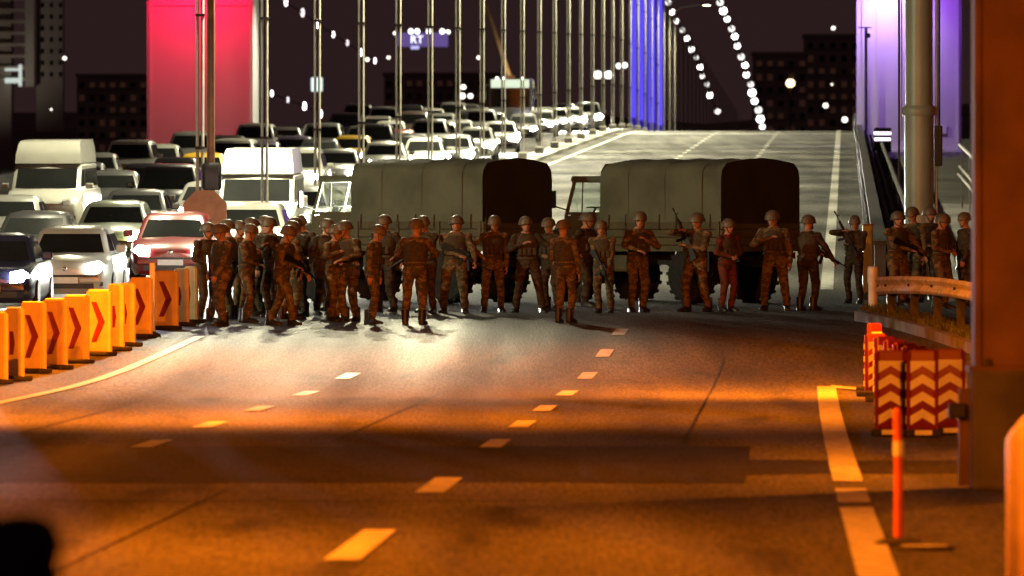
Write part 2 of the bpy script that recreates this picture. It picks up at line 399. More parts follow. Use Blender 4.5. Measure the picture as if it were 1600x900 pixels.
# ------------------------------------------------------------------ bridge towers
def tower_leg(name, pc, wpx, Y, zb, zt, m, depth, label, yaw, grooves):
    w = wpx * Y / F_PX; root = empty(name, (px(pc, Y), Y + depth / 2, zb), yaw, label=label, cat='bridge tower')
    mb = MB(); H = zt - zb; tp = .985
    mb.loft([[(-w / 2 * s, -depth / 2 * s, z), (w / 2 * s, -depth / 2 * s, z), (w / 2 * s, depth / 2 * s, z), (-w / 2 * s, depth / 2 * s, z)] for z, s in ((0, 1), (H, tp))])
    mb.build('shaft', m, root)
    mb = MB(); mb.cbox((0, 0, .5), (w + .7, depth + .7, 1.0), .12); mb.build('plinth', 'concrete', root)
    for g in grooves:
        mb = MB(); mb.box((g * w, -depth / 2 - .02, H / 2), (.09, .10, H - .5)); mb.build('edge_rib', m, root)
    for k in range(1, int(H // 9)):
        mb = MB(); mb.box((0, -depth / 2 - .004, k * 9.0), (w * .97, .03, .05)); mb.build('joint_seam', 'tower_dark', root)
    return root, w, H
lt, lw, lH = tower_leg('bridge_tower', 315, 166, 506, 4.4, 62, 'tower_paint', 5.0, 'wide bridge tower leg lit red, behind the traffic on the left', R(-2), (-.47, .47))
rt, rw, rH = tower_leg('bridge_tower', 1423, 164, 506, 5.3, 62, 'tower_paint', 5.0, 'wide bridge tower leg lit white and purple, behind the thick round column', R(-2), (-.44, -.30, .47))
def flood(root, name, loc, aim, power, col, ang, size=.25, mname=None):
    mb = MB(); mb.cbox((0, 0, 0), (.5, .35, .3), .05); f = mb.build(name, 'dark_steel', root); f.location = loc
    MB().box((0, -.18, 0), (.4, .02, .22)).build('lens', glow('lens_' + name + root.name, col, 12), f)
    spot('flood_lamp', f, (0, -.3, 0), Vector(aim) - Vector(loc), power, col, ang, .9, size)
    return f
# floods above the frame wash each leg with its colour
for dx in (-1.3, 1.3): flood(lt, 'floodlight', (dx, -4.4, 11.4), (dx * .9, -2.5, 7.4), 3000, (1.0, .008, .075), 92)
flood(lt, 'floodlight', (7.5, -1.5, 12.0), (2.6, 0, 2.0), 9000, (1.0, .93, .72), 70)  # pale flood added for the inner side face
flood(lt, 'floodlight', (1.0, -14.0, 1.0), (0, -2.5, 3.2), 1500, (1.0, .78, .64), 60)  # unseen flood added to brighten the foot of the leg
for dx in (-1.5, 0.4): flood(rt, 'floodlight', (dx, -4.6, 10.6), (dx - .1, -2.5, 6.5), 2300, (.34, .08, 1.0), 104)
flood(rt, 'floodlight', (-1.0, -4.2, 9.6), (-1.0, -2.5, 7.4), 1900, (.8, .62, 1.0), 100)
# inspection plates at the foot of the legs
MB().box((1.55, -2.53, 2.0), (.62, .03, .42)).build('sign_plate', 'white_film', rt)
MB().box((-1.55, -2.53, 1.9), (.62, .03, .55)).build('sign_plate', 'white_film', lt)
# far tower, striped by vertical strip lights
Y = 1520.0; w = 54 * Y / F_PX
ft = empty('bridge_tower', (px(1012, Y), Y + 2.5, -10), R(-2), label='far bridge tower leg with glowing blue violet vertical stripes', cat='bridge tower')
MB().box((0, 0, 45), (w, 5, 90)).build('shaft', 'tower_dark', ft)
for k in range(4):
    z0 = pz(184 + 4 * k, Y) + 10; x = (-.375 + .25 * k) * w
    MB().box((x, -2.6, (z0 + 62) / 2), (w * .19, .14, 62 - z0)).build('light_strip', glow('violet_strip%d' % k, (.115, .075, .98), 1.0 + .06 * k), ft)
    MB().box((x + .125 * w, -2.62, 42), (.10, .2, 48)).build('fin', 'dark_steel', ft)
MB().box((0, -2.52, 45), (w * .99, .04, 88)).build('back_panel', glow('violet_back', (.045, .025, .50), .55), ft)

# ------------------------------------------------------------------ median hanger pairs built as twin tube posts, lamp heads added
mb = MB()
for s in (-.055, .055): mb.tube([(s, 0, 0), (s, 0, 11.2)], .034, 8)
twin = mb.mesh('twin_tube', 'pole_paint', True)
basem = MB().cbox((0, 0, .15), (.4, .4, .3), .05).mesh('footing', 'concrete')
clampm = MB().box((0, 0, 0), (.2, .1, .06)).mesh('clamp', 'dark_steel')
added_armm = MB().tube([(0, 0, 11.1), (.6, 0, 11.5), (2.2, 0, 11.75)], .045, 8).mesh('arm', 'pole_paint', True)
added_headm = MB().cbox((2.55, 0, 11.74), (.8, .34, .16), .05).mesh('lamp_head', 'dark_steel')
added_lensm = MB().box((2.6, 0, 11.648), (.55, .26, .02)).mesh('lens', glow('pale_lens', PALE, 25))
for n in range(46):
    Y = 216 + 24 * n; x = road_x(Y) - 9.75
    where = ('carrying the octagonal sign' if n == 0 else 'nearest of the bare ones' if n == 1 else '%s behind the octagonal sign' % ORD[n])
    root = empty('median_post', (x, Y, road_z(Y) + .14), R(-2), label='slim twin tube post standing in the median, ' + where, cat='post', group='twin tube posts along the median')
    link('twin_tube', twin, root)
    if Y < 760:
        link('footing', basem, root)
        for z in (2.6, 5.4, 8.2): c = link('clamp', clampm, root); c.location = (0, 0, z)
    if n < 26:  # arms and lamp heads are added, to light the bridge road
        link('arm', added_armm, root); h = link('lamp_head', added_headm, root); link('lens', added_lensm, h)
        if n < 18:
            a2 = link('arm', added_armm, root); a2.scale = (-1, 1, 1); h2 = link('lamp_head', added_headm, root); h2.scale = (-1, 1, 1); link('lens', added_lensm, h2)
            spot('lamp', h2, (2.6, 0, 11.55), (6.5, -5.0, 0), POWER['median'] * .30, PALE, 120, .9, .25)  # second head added to light the jam
        if n < 2: spot('lamp', h, (2.5, 0, 11.55), (3.6, -1.0, 0), POWER['median'] * .9, PALE, 128, .9, .25)
        spot('lamp', h, (2.6, 0, 11.55), (3.6, -3.0 if n > 1 else (-38.0, -66.0)[n], 0), POWER['median'] * (1.0 if n > 1 else (1.7, 2.8)[n]), PALE, 136 if n > 1 else (20, 9)[n], 1.0, .25)  # first two aim forward, added backlight for the soldiers and their road

# straight tar seals over the paving joints of the near road
for i, (u, Y0, Y1) in enumerate(((-1.75, 60, 86), (1.9, 104, 160), (-5.3, 104, 150), (-1.72, 106, 140))):
    strip('tar_seam', u, u + .03, rng(Y0, Y1, 4), 'asphalt_new', .0065, kind='structure')
# ================================================================== TRUCKS
def wheel_parts(root, c, r, w, side, tread=True, rim='rim_steel'):
    t = MB(); prof = [(r * .58, -w / 2), (r * .92, -w / 2), (r, -w * .36), (r, w * .36), (r * .92, w / 2), (r * .58, w / 2)]
    t.lathe(prof, 24, 'y')
    if tread:
        for k in range(18):
            a = 2 * math.pi * k / 18
            for s in (-1, 1):
                t.box((r * math.cos(a + s * .06), s * w * .24, r * math.sin(a + s * .06)), (.05, w * .44, .06), 0, Matrix.Rotation(-a, 3, 'Y'))
    wh = empty('wheel', c); wh.parent = root
    t.build('tyre', 'rubber', wh, smooth=True)
    m = MB(); m.lathe([(r * .60, side * w * .40), (r * .52, side * w * .30), (r * .30, side * w * .26), (r * .22, side * w * .46), (0.01, side * w * .48)], 18, 'y')
    for k in range(6):
        a = k * math.pi / 3; m.box((r * .38 * math.cos(a), side * w * .30, r * .38 * math.sin(a)), (.03, .05, .03))
    m.build('rim', rim, wh, smooth=True)
    return wh
def make_truck(loc, yaw, label, lit):
    # local: +x forward, +y left, ground at z = 0
    t = empty('army_truck', loc, yaw, label=label, cat='truck', group='army trucks across the road'); t.scale = (1.02, 1.02, 1.03)
    W = 2.14
    m = MB()
    for s in (-.42, .42): m.box((.08, s, .78), (4.7, .09, .18))
    for x in (-2.2, -1.2, -.2, .8, 1.9): m.box((x, 0, .78), (.08, .8, .14))
    for x in (-1.42, 1.58): m.tube([(x, -.75, .5), (x, .75, .5)], .09, 8); m.ball((x, 0, .5), (.2, .17, .19))
    m.build('chassis', 'black', t)
    for x, nm in ((1.58, 'f'), (-1.42, 'r')):
        for s in (-1, 1): wheel_parts(t, (x, s * .84, .5), .5, .34, s)
    # load bed: floor, boards on each side
    m = MB(); m.box((-.85, 0, .99), (3.1, W, .10)); m.box((-.85, W / 2 - .065, 1.26), (3.06, .03, .48)); m.box((-.85, -W / 2 + .065, 1.26), (3.06, .03, .48)); m.box((-2.335, 0, 1.26), (.03, W - .2, .48)); m.build('bed_floor', 'truck_green', t)
    for s in (-1, 1):
        for k in range(3):
            b = MB(); b.cbox((-.85, s * (W / 2 - .02), 1.125 + .145 * k), (3.08, .04, .135), .012); b.build('side_board', 'truck_green', t)
        for k in range(4):
            MB().box((-2.3 + k * .96, s * (W / 2 + .012), 1.26), (.07, .03, .46)).build('stake', 'truck_green', t)
    for k in range(3): b = MB(); b.cbox((-2.38, 0, 1.125 + .145 * k), (.04, W - .06, .135), .012); b.build('tail_board', 'truck_green', t)
    # canvas tilt over hoops: sides, roof with a low ridge, closed rear flap
    def hoop(x, sx=1.0, top=2.66):
        w = W / 2 * sx; pts = [(-w, 1.47), (-w * 1.0, 2.30), (-w * .97, 2.44), (-w * .86, 2.56), (-w * .45, top - .035), (0, top), (w * .45, top - .035), (w * .86, 2.56), (w * .97, 2.44), (w, 2.30), (w, 1.47)]
        return [Vector((x, y, z)) for y, z in pts]
    m = MB(); rs = []
    for k in range(13):
        x = -2.36 + 2.96 * k / 12; sag = .028 * abs(math.sin(math.pi * k / 3)); r = hoop(x)
        rs.append([Vector((p.x, p.y * (1 - sag * .8 * (1 if 1.6 < p.z < 2.4 else .3)), p.z - (sag if p.z > 2.5 else 0))) for p in r])
    rs.append([Vector((.74, p.y * .98, p.z * .985 if p.z > 2.4 else p.z)) for p in hoop(0)])
    m.loft(rs, 0, False, closed=False); m.build('canvas_cover', 'canvas', t, smooth=True)
    for x in (-1.86, -.92, .02):
        m = MB(); m.loft([[p + Vector((dx, p.y * .006, .006)) for p in hoop(x)] for dx in (-.025, .025)], 0, False, closed=False); m.build('canvas_strap', 'canvas', t)
    front = hoop(.742, .975, 2.60); m = MB(); m.add(front, [tuple(range(len(front)))]); m.build('canvas_front', 'canvas', t)
    m = MB(); back = hoop(-2.372, 1.0); n = len(back); mid = []
    rows = [back]
    for q in range(1, 6):
        f = 1 - q / 6; rows.append([Vector((-2.372 - .03 * math.sin(i * 1.9) * (1 - f), p.y * f, 1.47 + (p.z - 1.47) * (.35 + .65 * f))) for i, p in enumerate(back)])
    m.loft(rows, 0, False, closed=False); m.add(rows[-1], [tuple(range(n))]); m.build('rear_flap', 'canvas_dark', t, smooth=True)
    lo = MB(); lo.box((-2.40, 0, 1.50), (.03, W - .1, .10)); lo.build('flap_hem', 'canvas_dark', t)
    for k in range(7):
        for s in (-1, 1): MB().tube([(-2.1 + .43 * k, s * (W / 2 + .012), 1.62), (-2.1 + .43 * k, s * (W / 2 + .03), 1.36)], .010, 5).build('tie_rope', 'webbing', t)
    # cab: lower body, pillars, roof, see-through panes
    cw = .92
    m = MB(); m.loft([[(x, -cw, .82), (x, cw, .82), (x, cw, z), (x, -cw, z)] for x, z in ((.66, 1.62), (1.56, 1.62), (1.78, 1.58))]); m.build('cab_body', 'truck_green', t)
    m = MB()
    for s in (-1, 1):
        m.tube([(1.77, s * (cw - .03), 1.58), (1.58, s * (cw - .07), 2.24)], .035, 6)
        m.tube([(.70, s * (cw - .03), 1.60), (.70, s * (cw - .05), 2.24)], .045, 6)
        m.tube([(1.36, s * (cw - .03), 1.60), (1.36, s * (cw - .06), 2.24)], .012, 6)
        m.box((1.23, s * (cw - .02), 1.64), (1.06, .05, .05))
    m.tube([(1.76, 0, 1.58), (1.58, 0, 2.24)], .02, 6)
    m.build('pillar', 'truck_green', t)
    m = MB(); m.cbox((1.15, 0, 2.275), (1.02, 1.84, .12), .05); m.build('cab_roof', 'canvas', t)
    for s in (-1, 1):
        MB().add([(1.72, s * (cw - .04), 1.66), (.74, s * (cw - .04), 1.66), (.74, s * (cw - .06), 2.20), (1.57, s * (cw - .07), 2.20)], [(0, 1, 2, 3)]).build('side_window', 'clear_glass', t)
    MB().add([(1.76, -cw + .06, 1.63), (1.76, cw - .06, 1.63), (1.60, cw - .10, 2.21), (1.60, -cw + .10, 2.21)], [(0, 1, 2, 3)]).build('windscreen', 'clear_glass', t)
    for s in (-1, 1):
        m = MB(); m.cbox((.95, s * .42, 1.50), (.5, .5, .14), .03); m.cbox((.72, s * .42, 1.74), (.1, .46, .4), .03); m.build('seat', 'cab_lining', t)
    m = MB(); m.lathe([(.17, 1.74), (.19, 1.755), (.17, 1.77)], 16, 'z', (1.46, .40, 0)); m.tube([(1.46, .40, 1.75), (1.64, .40, 1.5)], .02, 6); m.build('steering_wheel', 'black', t)
    # bonnet, grille, wings, bumper
    m = MB(); m.loft([[(x, -w, 1.0), (x, w, 1.0), (x, w, z - .08), (x, w * .8, z), (x, -w * .8, z), (x, -w, z - .08)] for x, w, z in ((1.77, .62, 1.58), (2.1, .58, 1.52), (2.48, .54, 1.40), (2.56, .50, 1.30))]); m.build('bonnet', 'truck_green', t, smooth=True)
    for s in (-1, 1):
        m = MB(); rs = []
        for k in range(9):
            a = math.pi * (.02 + .80 * k / 8); x, z = 1.58 + .66 * math.cos(a), .52 + .66 * math.sin(a)
            rs.append([(x, s * .60, z), (x, s * 1.05, z - .01), (x, s * 1.05, z - .06), (x, s * .60, z - .04)])
        m.loft(rs); m.build('front_wing', 'truck_green', t, smooth=True)
        m = MB(); m.lathe([(.12, 2.44), (.13, 2.52), (.10, 2.56)], 14, 'x', (0, s * .72, 1.12)); m.build('headlight', 'chrome', t)
        m = MB(); m.box((-2.42, s * .78, .86), (.05, .20, .12)); m.build('tail_light', 'maroon_film', t)
        m = MB(); m.box((-1.95, s * .80, .82), (.06, .36, .5)); m.build('mud_flap', 'black', t)
        m = MB(); m.tube([(1.70, s * .92, 1.70), (1.84, s * 1.16, 1.78)], .014, 6); m.cbox((1.84, s * 1.17, 1.90), (.05, .15, .32), .015); m.build('mirror', 'black', t)
        m = MB(); m.cbox((.2, s * .80, .72), (.7, .32, .30), .04); m.build('fuel_tank', 'truck_green', t)
    MB().cbox((2.62, 0, .78), (.12, 1.9, .2), .03).build('bumper', 'truck_green', t)
    for k in range(7): MB().box((2.575, -.36 + .12 * k, 1.12), (.02, .03, .30)).build('grille_bar', 'black', t)
    m = MB(); m.box((-2.36, 0, .70), (.08, 1.6, .10)); m.ball((-2.44, 0, .72), (.07, .07, .07)); m.build('tow_bar', 'black', t)
    if lit:  # added lamp, stands in for headlights seen through the cab window
        m = MB(); m.cbox((1.0, 0, 2.19), (.3, .2, .04), .01); d = m.build('dome_light', glow('dome', (1, .97, .86), 20), t)
        l = bpy.data.lights.new('dome_lamp', 'POINT'); l.energy = 6000; l.color = (1, .96, .85); l.shadow_soft_size = .1
        lo_ = bpy.data.objects.new('dome_lamp', l); COL.objects.link(lo_); lo_.parent = d; lo_.location = (1.0, 0, 2.10)
        MB().box((.685, 0, 1.92), (.02, 1.66, .56)).build('rear_panel', 'cab_lining', t)
        for s in (1,): MB().box((1.20, s * -.80, 1.93), (.94, .02, .54)).build('far_blind', 'cab_lining', t)  # panel added to catch the cab lamp's light
    return t
def truck_at(p_corner, Yc, phi, label, lit):
    # the rear corner nearest to the camera stands at column p_corner; phi = angle between its axis and the line of sight
    yaw = R(90) + phi                                  # forward: away from the camera and to the left
    fwd = Vector((math.cos(yaw), math.sin(yaw), 0)); left = Vector((-fwd.y, fwd.x, 0))
    corner = Vector((px(p_corner, Yc), Yc, road_z(Yc)))
    c = corner + fwd * 2.38 - left * 1.07
    return make_truck((c.x, c.y, road_z(c.y)), yaw, label, lit)
t1 = truck_at(753, 193.5, R(53), 'olive canvas covered army truck with a lit cab window, the one on the left', True)
t2 = truck_at(1126, 193.0, R(46), 'olive canvas covered army truck with dark rear flap, the one on the right', False)

# ================================================================== CARS
PAINTS = dict(white=(.42, .42, .38), silver=(.20, .20, .19), grey=(.075, .075, .075), black=(.02, .02, .022), navy=(.025, .03, .065), red=(.14, .012, .014),
              taxi=(.70, .42, .03), green=(.22, .27, .20), violet=(.16, .13, .23), brown=(.09, .06, .05))
for k, c in PAINTS.items(): mat('car_' + k, c, .28, .05, .06, 2, coat=.6)
KINDS = dict(
    sedan=dict(L=4.45, W=1.74, H=1.45, hood=.93, belt=.95, trunk=.98, wb=-.95, rf=-.30, rr=.85, rb=1.50),
    hatchback=dict(L=3.95, W=1.70, H=1.47, hood=.95, belt=.96, trunk=1.0, wb=-.95, rf=-.35, rr=1.35, rb=1.85),
    suv=dict(L=4.55, W=1.85, H=1.75, hood=1.10, belt=1.12, trunk=1.14, wb=-1.0, rf=-.45, rr=1.75, rb=2.1),
    van=dict(L=5.6, W=1.98, H=1.92, hood=1.14, belt=1.22, trunk=1.24, wb=-2.05, rf=-1.35, rr=2.6, rb=2.75))
LENS = {}
def lens_mat(kind):
    return {'off': mat('lens_off', (.45, .45, .42), .15, .3, .1, 8), 'on': glow('head_on', (1.0, .97, .84), 60), 'hot': glow('head_hot', (1.0, .93, .72), 160),
            'yellow': glow('head_yellow', (.95, 1.0, .45), 80), 'cold': glow('head_cold', (.86, .84, 1.0), 90)}[kind]
def make_car(kind, colour, lamp):
    P = KINDS[kind]; L, W, H = P['L'], P['W'], P['H']; w = W / 2
    root = empty('parked_car' if False else ('minibus' if kind == 'van' else kind + '_car' if kind != 'suv' else 'suv_car'), (0, 0, 0))
    paint = 'car_' + colour
    def sec(y, wf, zb, zt, crown=.03):
        ww = w * wf
        return [Vector(p) for p in ((-ww * .90, y, zb), (ww * .90, y, zb), (ww, y, zb + .14), (ww * 1.0, y, zt - .22), (ww * .96, y, zt - .05), (ww * .84, y, zt), (0, y, zt + crown), (-ww * .84, y, zt), (-ww * .96, y, zt - .05), (-ww, y, zt - .22), (-ww, y, zb + .14))]
    y0 = -L / 2; hd = P['hood']
    m = MB(); m.loft([sec(y0, .80, .30, hd - .30), sec(y0 + .07, .88, .22, hd - .22), sec(y0 + .30, .97, .20, hd - .12), sec(P['wb'] - .3 if kind != 'van' else P['wb'] - .25, 1.0, .20, hd - .02), sec(P['wb'] + .1, 1.0, .20, P['belt']), sec(0.3, 1.0, .20, P['belt']),
                      sec(P['rb'] - .1, 1.0, .20, P['belt'] + .02), sec(max(P['rb'] + .02, L / 2 - .35), .98, .22, P['trunk']), sec(L / 2 - .08, .92, .26, P['trunk'] - .08), sec(L / 2, .84, .32, P['trunk'] - .2)])
    m.build('body', paint, root, smooth=True)
    # greenhouse: pillars and roof shell, panes just proud of it
    bw, tw = w * .90, w * (.70 if kind != 'van' else .84); zb, zt = P['belt'] - .02, H - .05
    def quad_ring(z, yf, yr, hw, r=.08): return [Vector(p) for p in ((-hw, yf + r, z), (-hw + r, yf, z), (0, yf - .05, z), (hw - r, yf, z), (hw, yf + r, z), (hw, (yf + yr) / 2, z), (hw, yr - r, z), (hw - r, yr, z), (0, yr + .03, z), (-hw + r, yr, z), (-hw, yr - r, z), (-hw, (yf + yr) / 2, z))]
    m = MB(); m.loft([quad_ring(zb, P['wb'], P['rb'], bw), quad_ring(zt - .06, P['rf'] - .04, P['rr'] + .04, tw + .03), quad_ring(zt, P['rf'] + .06, P['rr'] - .06, tw - .03), quad_ring(zt + .045, P['rf'] + .35, P['rr'] - .35, tw * .6)]); m.build('cabin', paint, root, smooth=True)
    def lerp(t): return (P['wb'] + (P['rf'] - .04 - P['wb']) * t, zb + (zt - .06 - zb) * t, bw + (tw + .03 - bw) * t, P['rb'] + (P['rr'] + .04 - P['rb']) * t)
    m = MB(); rows = []
    for t in (.08, .5, .90):
        y, z, hw, _ = lerp(t); rows.append([Vector((-hw + .10, y - .014, z)), Vector((-hw * .5, y - .045, z)), Vector((0, y - .066, z)), Vector((hw * .5, y - .045, z)), Vector((hw - .10, y - .014, z))])
    m.loft(rows, 0, False, closed=False); m.build('windscreen', 'dark_glass', root, smooth=True)
    m = MB(); rows = []
    for t in (.12, .88):
        _, z, hw, y = lerp(t); rows.append([Vector((-hw + .12, y + .012, z)), Vector((0, y + .05, z)), Vector((hw - .12, y + .012, z))])
    m.loft(rows, 0, False, closed=False); m.build('rear_window', 'dark_glass', root)
    for s in (-1, 1):
        a, b = lerp(.12), lerp(.86); ym0 = .30 if kind != 'van' else -.75
        for ya, yb, yc, yd in ((a[0] + .14, ym0 - .05, ym0 - .05, b[0] + .12), (ym0 + .05, a[3] - .16, b[3] - .12, ym0 + .05)):
            MB().add([(s * (a[2] + .006), ya, a[1]), (s * (a[2] + .006), yb, a[1]), (s * (b[2] + .006), yc, b[1]), (s * (b[2] + .006), yd, b[1])], [(0, 1, 2, 3)]).build('side_window', 'dark_glass', root)
        m = MB(); m.cbox((s * (w + .10), P['wb'] + .42, zb + .10), (.20, .10, .14), .03); m.build('mirror', paint, root)
        HS = 1.55 if lamp == 'hot' else 1.15 if lamp != 'off' else 1.0; zl = hd - .27; m = MB(); m.loft([[Vector((s * (w * .50 + dx * 1.15 * HS), y0 + .00 + dy, zl + dz * 1.3 * HS)) for dx, dy, dz in ((0, 0, -.06), (.20, .06, -.065), (.27, .16, .03), (.17, .12, .10), (0, .05, .07))],
                                           [Vector((s * (w * .50 + dx * 1.15 * HS), y0 - .055 + dy, zl + dz * 1.3 * HS)) for dx, dy, dz in ((.02, 0, -.04), (.17, .05, -.045), (.23, .14, .02), (.15, .09, .065), (.02, .03, .045))]])
        m.build('headlight', lens_mat(lamp), root)
        if lamp == 'off': pass
        MB().box((s * w * .74, y0 + .03, .40), (.20, .04, .07)).build('fog_lamp', 'black', root)
        for yy in (y0 + .82, L / 2 - .85):
            wp = MB(); r = .31 if kind != 'van' else .34
            wp.lathe([(r * .62, -.10), (r * .95, -.10), (r, -.07), (r, .07), (r * .95, .10), (r * .62, .10)], 18, 'x')
            wh = empty('wheel', (s * (w - .075), yy, r)); wh.parent = root; wp.build('tyre', 'rubber', wh, smooth=True)
            mr = MB(); mr.lathe([(r * .64, s * .08), (r * .5, s * .06), (r * .15, s * .09), (.01, s * .092)], 14, 'x'); mr.build('rim', 'rim_steel', wh)
    MB().box((0, y0 + .055, hd - .36), (w * .88, .06, .11)).build('grille', 'black', root)
    MB().box((0, y0 + .02, .36), (w * 1.3, .06, .10)).build('air_intake', 'black', root)
    pl = MB(); pl.box((0, y0 - .035, .47), (.52, .02, .115)); pl = pl.build('number_plate', 'plate', root)
    MB().box((0, y0 - .03, .555), (w * 1.5, .07, .035)).build('bumper_trim', 'black', root)
    MB().ball((0, y0 + .01, hd - .27), (.05, .02, .05), 10, 6).build('badge', 'chrome', root)
    MB().box((0, P['rf'] + .14, H - .20), (.22, .03, .07)).build('inner_mirror', 'black', root)
    if kind == 'van':
        m = MB(); rows = []
        for yy, hw, z in ((P['rf'] - .16, .74, 1.86), (P['rf'] - .05, .80, 2.12), (P['rf'] + .16, .78, 2.36), (P['rf'] + .55, .70, 2.46)): rows.append((yy, hw, z))
        prof = [(P['rf'] - .12, 1.87), (P['rf'] - .02, 2.10), (P['rf'] + .20, 2.36), (P['rf'] + .6, 2.46), (P['rr'] - .1, 2.46), (P['rr'] + .04, 2.30), (P['rr'] + .06, 1.87)]
        m.loft([[Vector((x * (1 - .10 * max(0, (z - 1.87) / .6) ** 2) if abs(x) > .5 else x, y, z)) for y, z in prof] for x in (-w * .86, -w * .5, 0, w * .5, w * .86)]); m.build('high_roof', paint, root, smooth=True)
    return root
def make_bus():
    root = empty('coach_bus', (0, 0, 0)); w = 1.25
    m = MB(); m.cbox((0, 5.5, 1.75), (2.5, 11, 2.7), .12); m.build('body', 'car_white', root, smooth=True)
    MB().box((0, -.012, 2.82), (2.2, .03, .46)).build('destination_board', mat('board_white', (.75, .78, .66), .5, 0, .05, 5, emit=(.85, 1.0, .75), estr=.9), root)
    m = MB(); m.add([(-1.12, -.015, 1.45), (1.12, -.015, 1.45), (1.12, -.015, 2.54), (-1.12, -.015, 2.54)], [(0, 1, 2, 3)]); m.build('windscreen', 'dark_glass', root)
    for s in (-1, 1):
        for k in range(5): MB().add([(s * 1.257, .8 + 2 * k, 1.5), (s * 1.257, 2.6 + 2 * k, 1.5), (s * 1.257, 2.6 + 2 * k, 2.6), (s * 1.257, .8 + 2 * k, 2.6)], [(0, 1, 2, 3)]).build('side_window', 'dark_glass', root)
        m = MB(); m.tube([(s * 1.2, 0, 2.75), (s * 1.42, -.3, 2.7), (s * 1.46, -.35, 2.35)], .03, 6); m.cbox((s * 1.46, -.36, 2.15), (.2, .1, .42), .03); m.build('mirror', 'car_white', root)
        MB().cbox((s * .92, -.02, .86), (.36, .08, .2), .03).build('headlight', lens_mat('cold' if s > 0 else 'on'), root)
        for yy in (2.4, 8.6):
            wp = MB(); wp.lathe([(.3, -.13), (.47, -.13), (.5, -.1), (.5, .1), (.47, .13), (.3, .13)], 18, 'x'); wh = empty('wheel', (s * 1.13, yy, .5)); wh.parent = root; wp.build('tyre', 'rubber', wh)
    MB().box((0, -.02, .5), (2.2, .06, .22)).build('bumper', 'black', root)
    for x in (-.75, -.4, .7): MB().ball((x, .05, 3.13), (.09, .09, .08), 8, 6).build('roof_lamp', glow('roof_lamp', (1, .97, .8), 6), root)
    return root
TRAFFIC = [  # column in the photo, distance, kind, colour, lamps
    (-4, 188.5, 'sedan', 'navy', 'cold'), (116, 195, 'hatchback', 'white', 'on'), (275, 211, 'hatchback', 'red', 'on'), (60, 214, 'sedan', 'black', 'on'),
    (395, 224, 'hatchback', 'white', 'on'), (182, 229, 'sedan', 'green', 'yellow'), (18, 237, 'sedan', 'silver', 'on'), (408, 243, 'van', 'white', 'on'), (215, 247, 'sedan', 'grey', 'on'),
    (470, 253, 'sedan', 'grey', 'on'), (84, 265, 'van', 'white', 'off'), (266, 273, 'suv', 'black', 'on'), (178, 285, 'sedan', 'grey', 'on'), (340, 292, 'sedan', 'silver', 'on'), (420, 300, 'sedan', 'silver', 'off'), (228, 302, 'sedan', 'black', 'on'),
    (275, 318, 'sedan', 'black', 'off'), (466, 318, 'suv', 'white', 'on'), (318, 332, 'sedan', 'taxi', 'off'), (528, 345, 'sedan', 'silver', 'on'), (365, 350, 'suv', 'white', 'off'), (408, 374, 'sedan', 'violet', 'off'), (602, 372, 'sedan', 'white', 'on'),
    (460, 396, 'sedan', 'violet', 'off'), (552, 398, 'sedan', 'taxi', 'on'), (664, 386, 'hatchback', 'white', 'on'), (505, 422, 'suv', 'silver', 'on'), (710, 402, 'sedan', 'silver', 'hot'), (622, 428, 'sedan', 'red', 'off'),
    (568, 446, 'hatchback', 'silver', 'on'), (672, 446, 'suv', 'grey', 'off'), (745, 440, 'sedan', 'white', 'hot'), (540, 488, 'suv', 'black', 'off'), (610, 476, 'sedan', 'white', 'on'), (648, 500, 'suv', 'brown', 'off'), (716, 482, 'sedan', 'silver', 'on'), (783, 472, 'hatchback', 'white', 'hot'),
    (690, 532, 'sedan', 'silver', 'on'), (752, 516, 'suv', 'white', 'on'), (818, 527, 'sedan', 'grey', 'cold'), (640, 556, 'suv', 'black', 'off'), (735, 565, 'sedan', 'white', 'on'), (846, 556, 'hatchback', 'silver', 'cold'), (797, 590, 'bus', 'white', ''),
    (868, 584, 'sedan', 'white', 'on'), (708, 596, 'suv', 'silver', 'off'), (893, 606, 'sedan', 'white', 'hot'), (918, 613, 'suv', 'silver', 'hot'), (850, 622, 'sedan', 'silver', 'on'), (770, 624, 'sedan', 'white', 'on'),
    (330, 262, 'sedan', 'silver', 'on'), (128, 306, 'sedan', 'grey', 'on'), (150, 330, 'hatchback', 'silver', 'off'), (205, 345, 'suv', 'white', 'off'), (250, 362, 'sedan', 'white', 'on'), (300, 380, 'suv', 'silver', 'off'),
    (355, 398, 'sedan', 'grey', 'off'), (425, 341, 'hatchback', 'white', 'on'), (500, 384, 'sedan', 'black', 'off'), (400, 420, 'suv', 'white', 'off'), (445, 440, 'sedan', 'white', 'on'), (498, 455, 'hatchback', 'white', 'off'),
    (585, 417, 'suv', 'black', 'on'), (640, 406, 'sedan', 'black', 'on'), (548, 520, 'sedan', 'silver', 'off'), (590, 510, 'sedan', 'white', 'off'), (600, 540, 'suv', 'white', 'off'), (690, 468, 'sedan', 'white', 'on'),
    (770, 545, 'sedan', 'black', 'on'), (720, 534, 'hatchback', 'black', 'off'), (675, 578, 'sedan', 'white', 'off'), (655, 605, 'hatchback', 'silver', 'off'), (690, 632, 'suv', 'black', 'off'), (735, 612, 'sedan', 'silver', 'on'), (822, 598, 'sedan', 'black', 'on'), (880, 640, 'suv', 'black', 'on'), (815, 645, 'suv', 'white', 'on'), (730, 650, 'suv', 'white', 'off'), (560, 565, 'suv', 'grey', 'off'), (605, 590, 'sedan', 'grey', 'off')]
PROTO = {}; LANE_N = {}
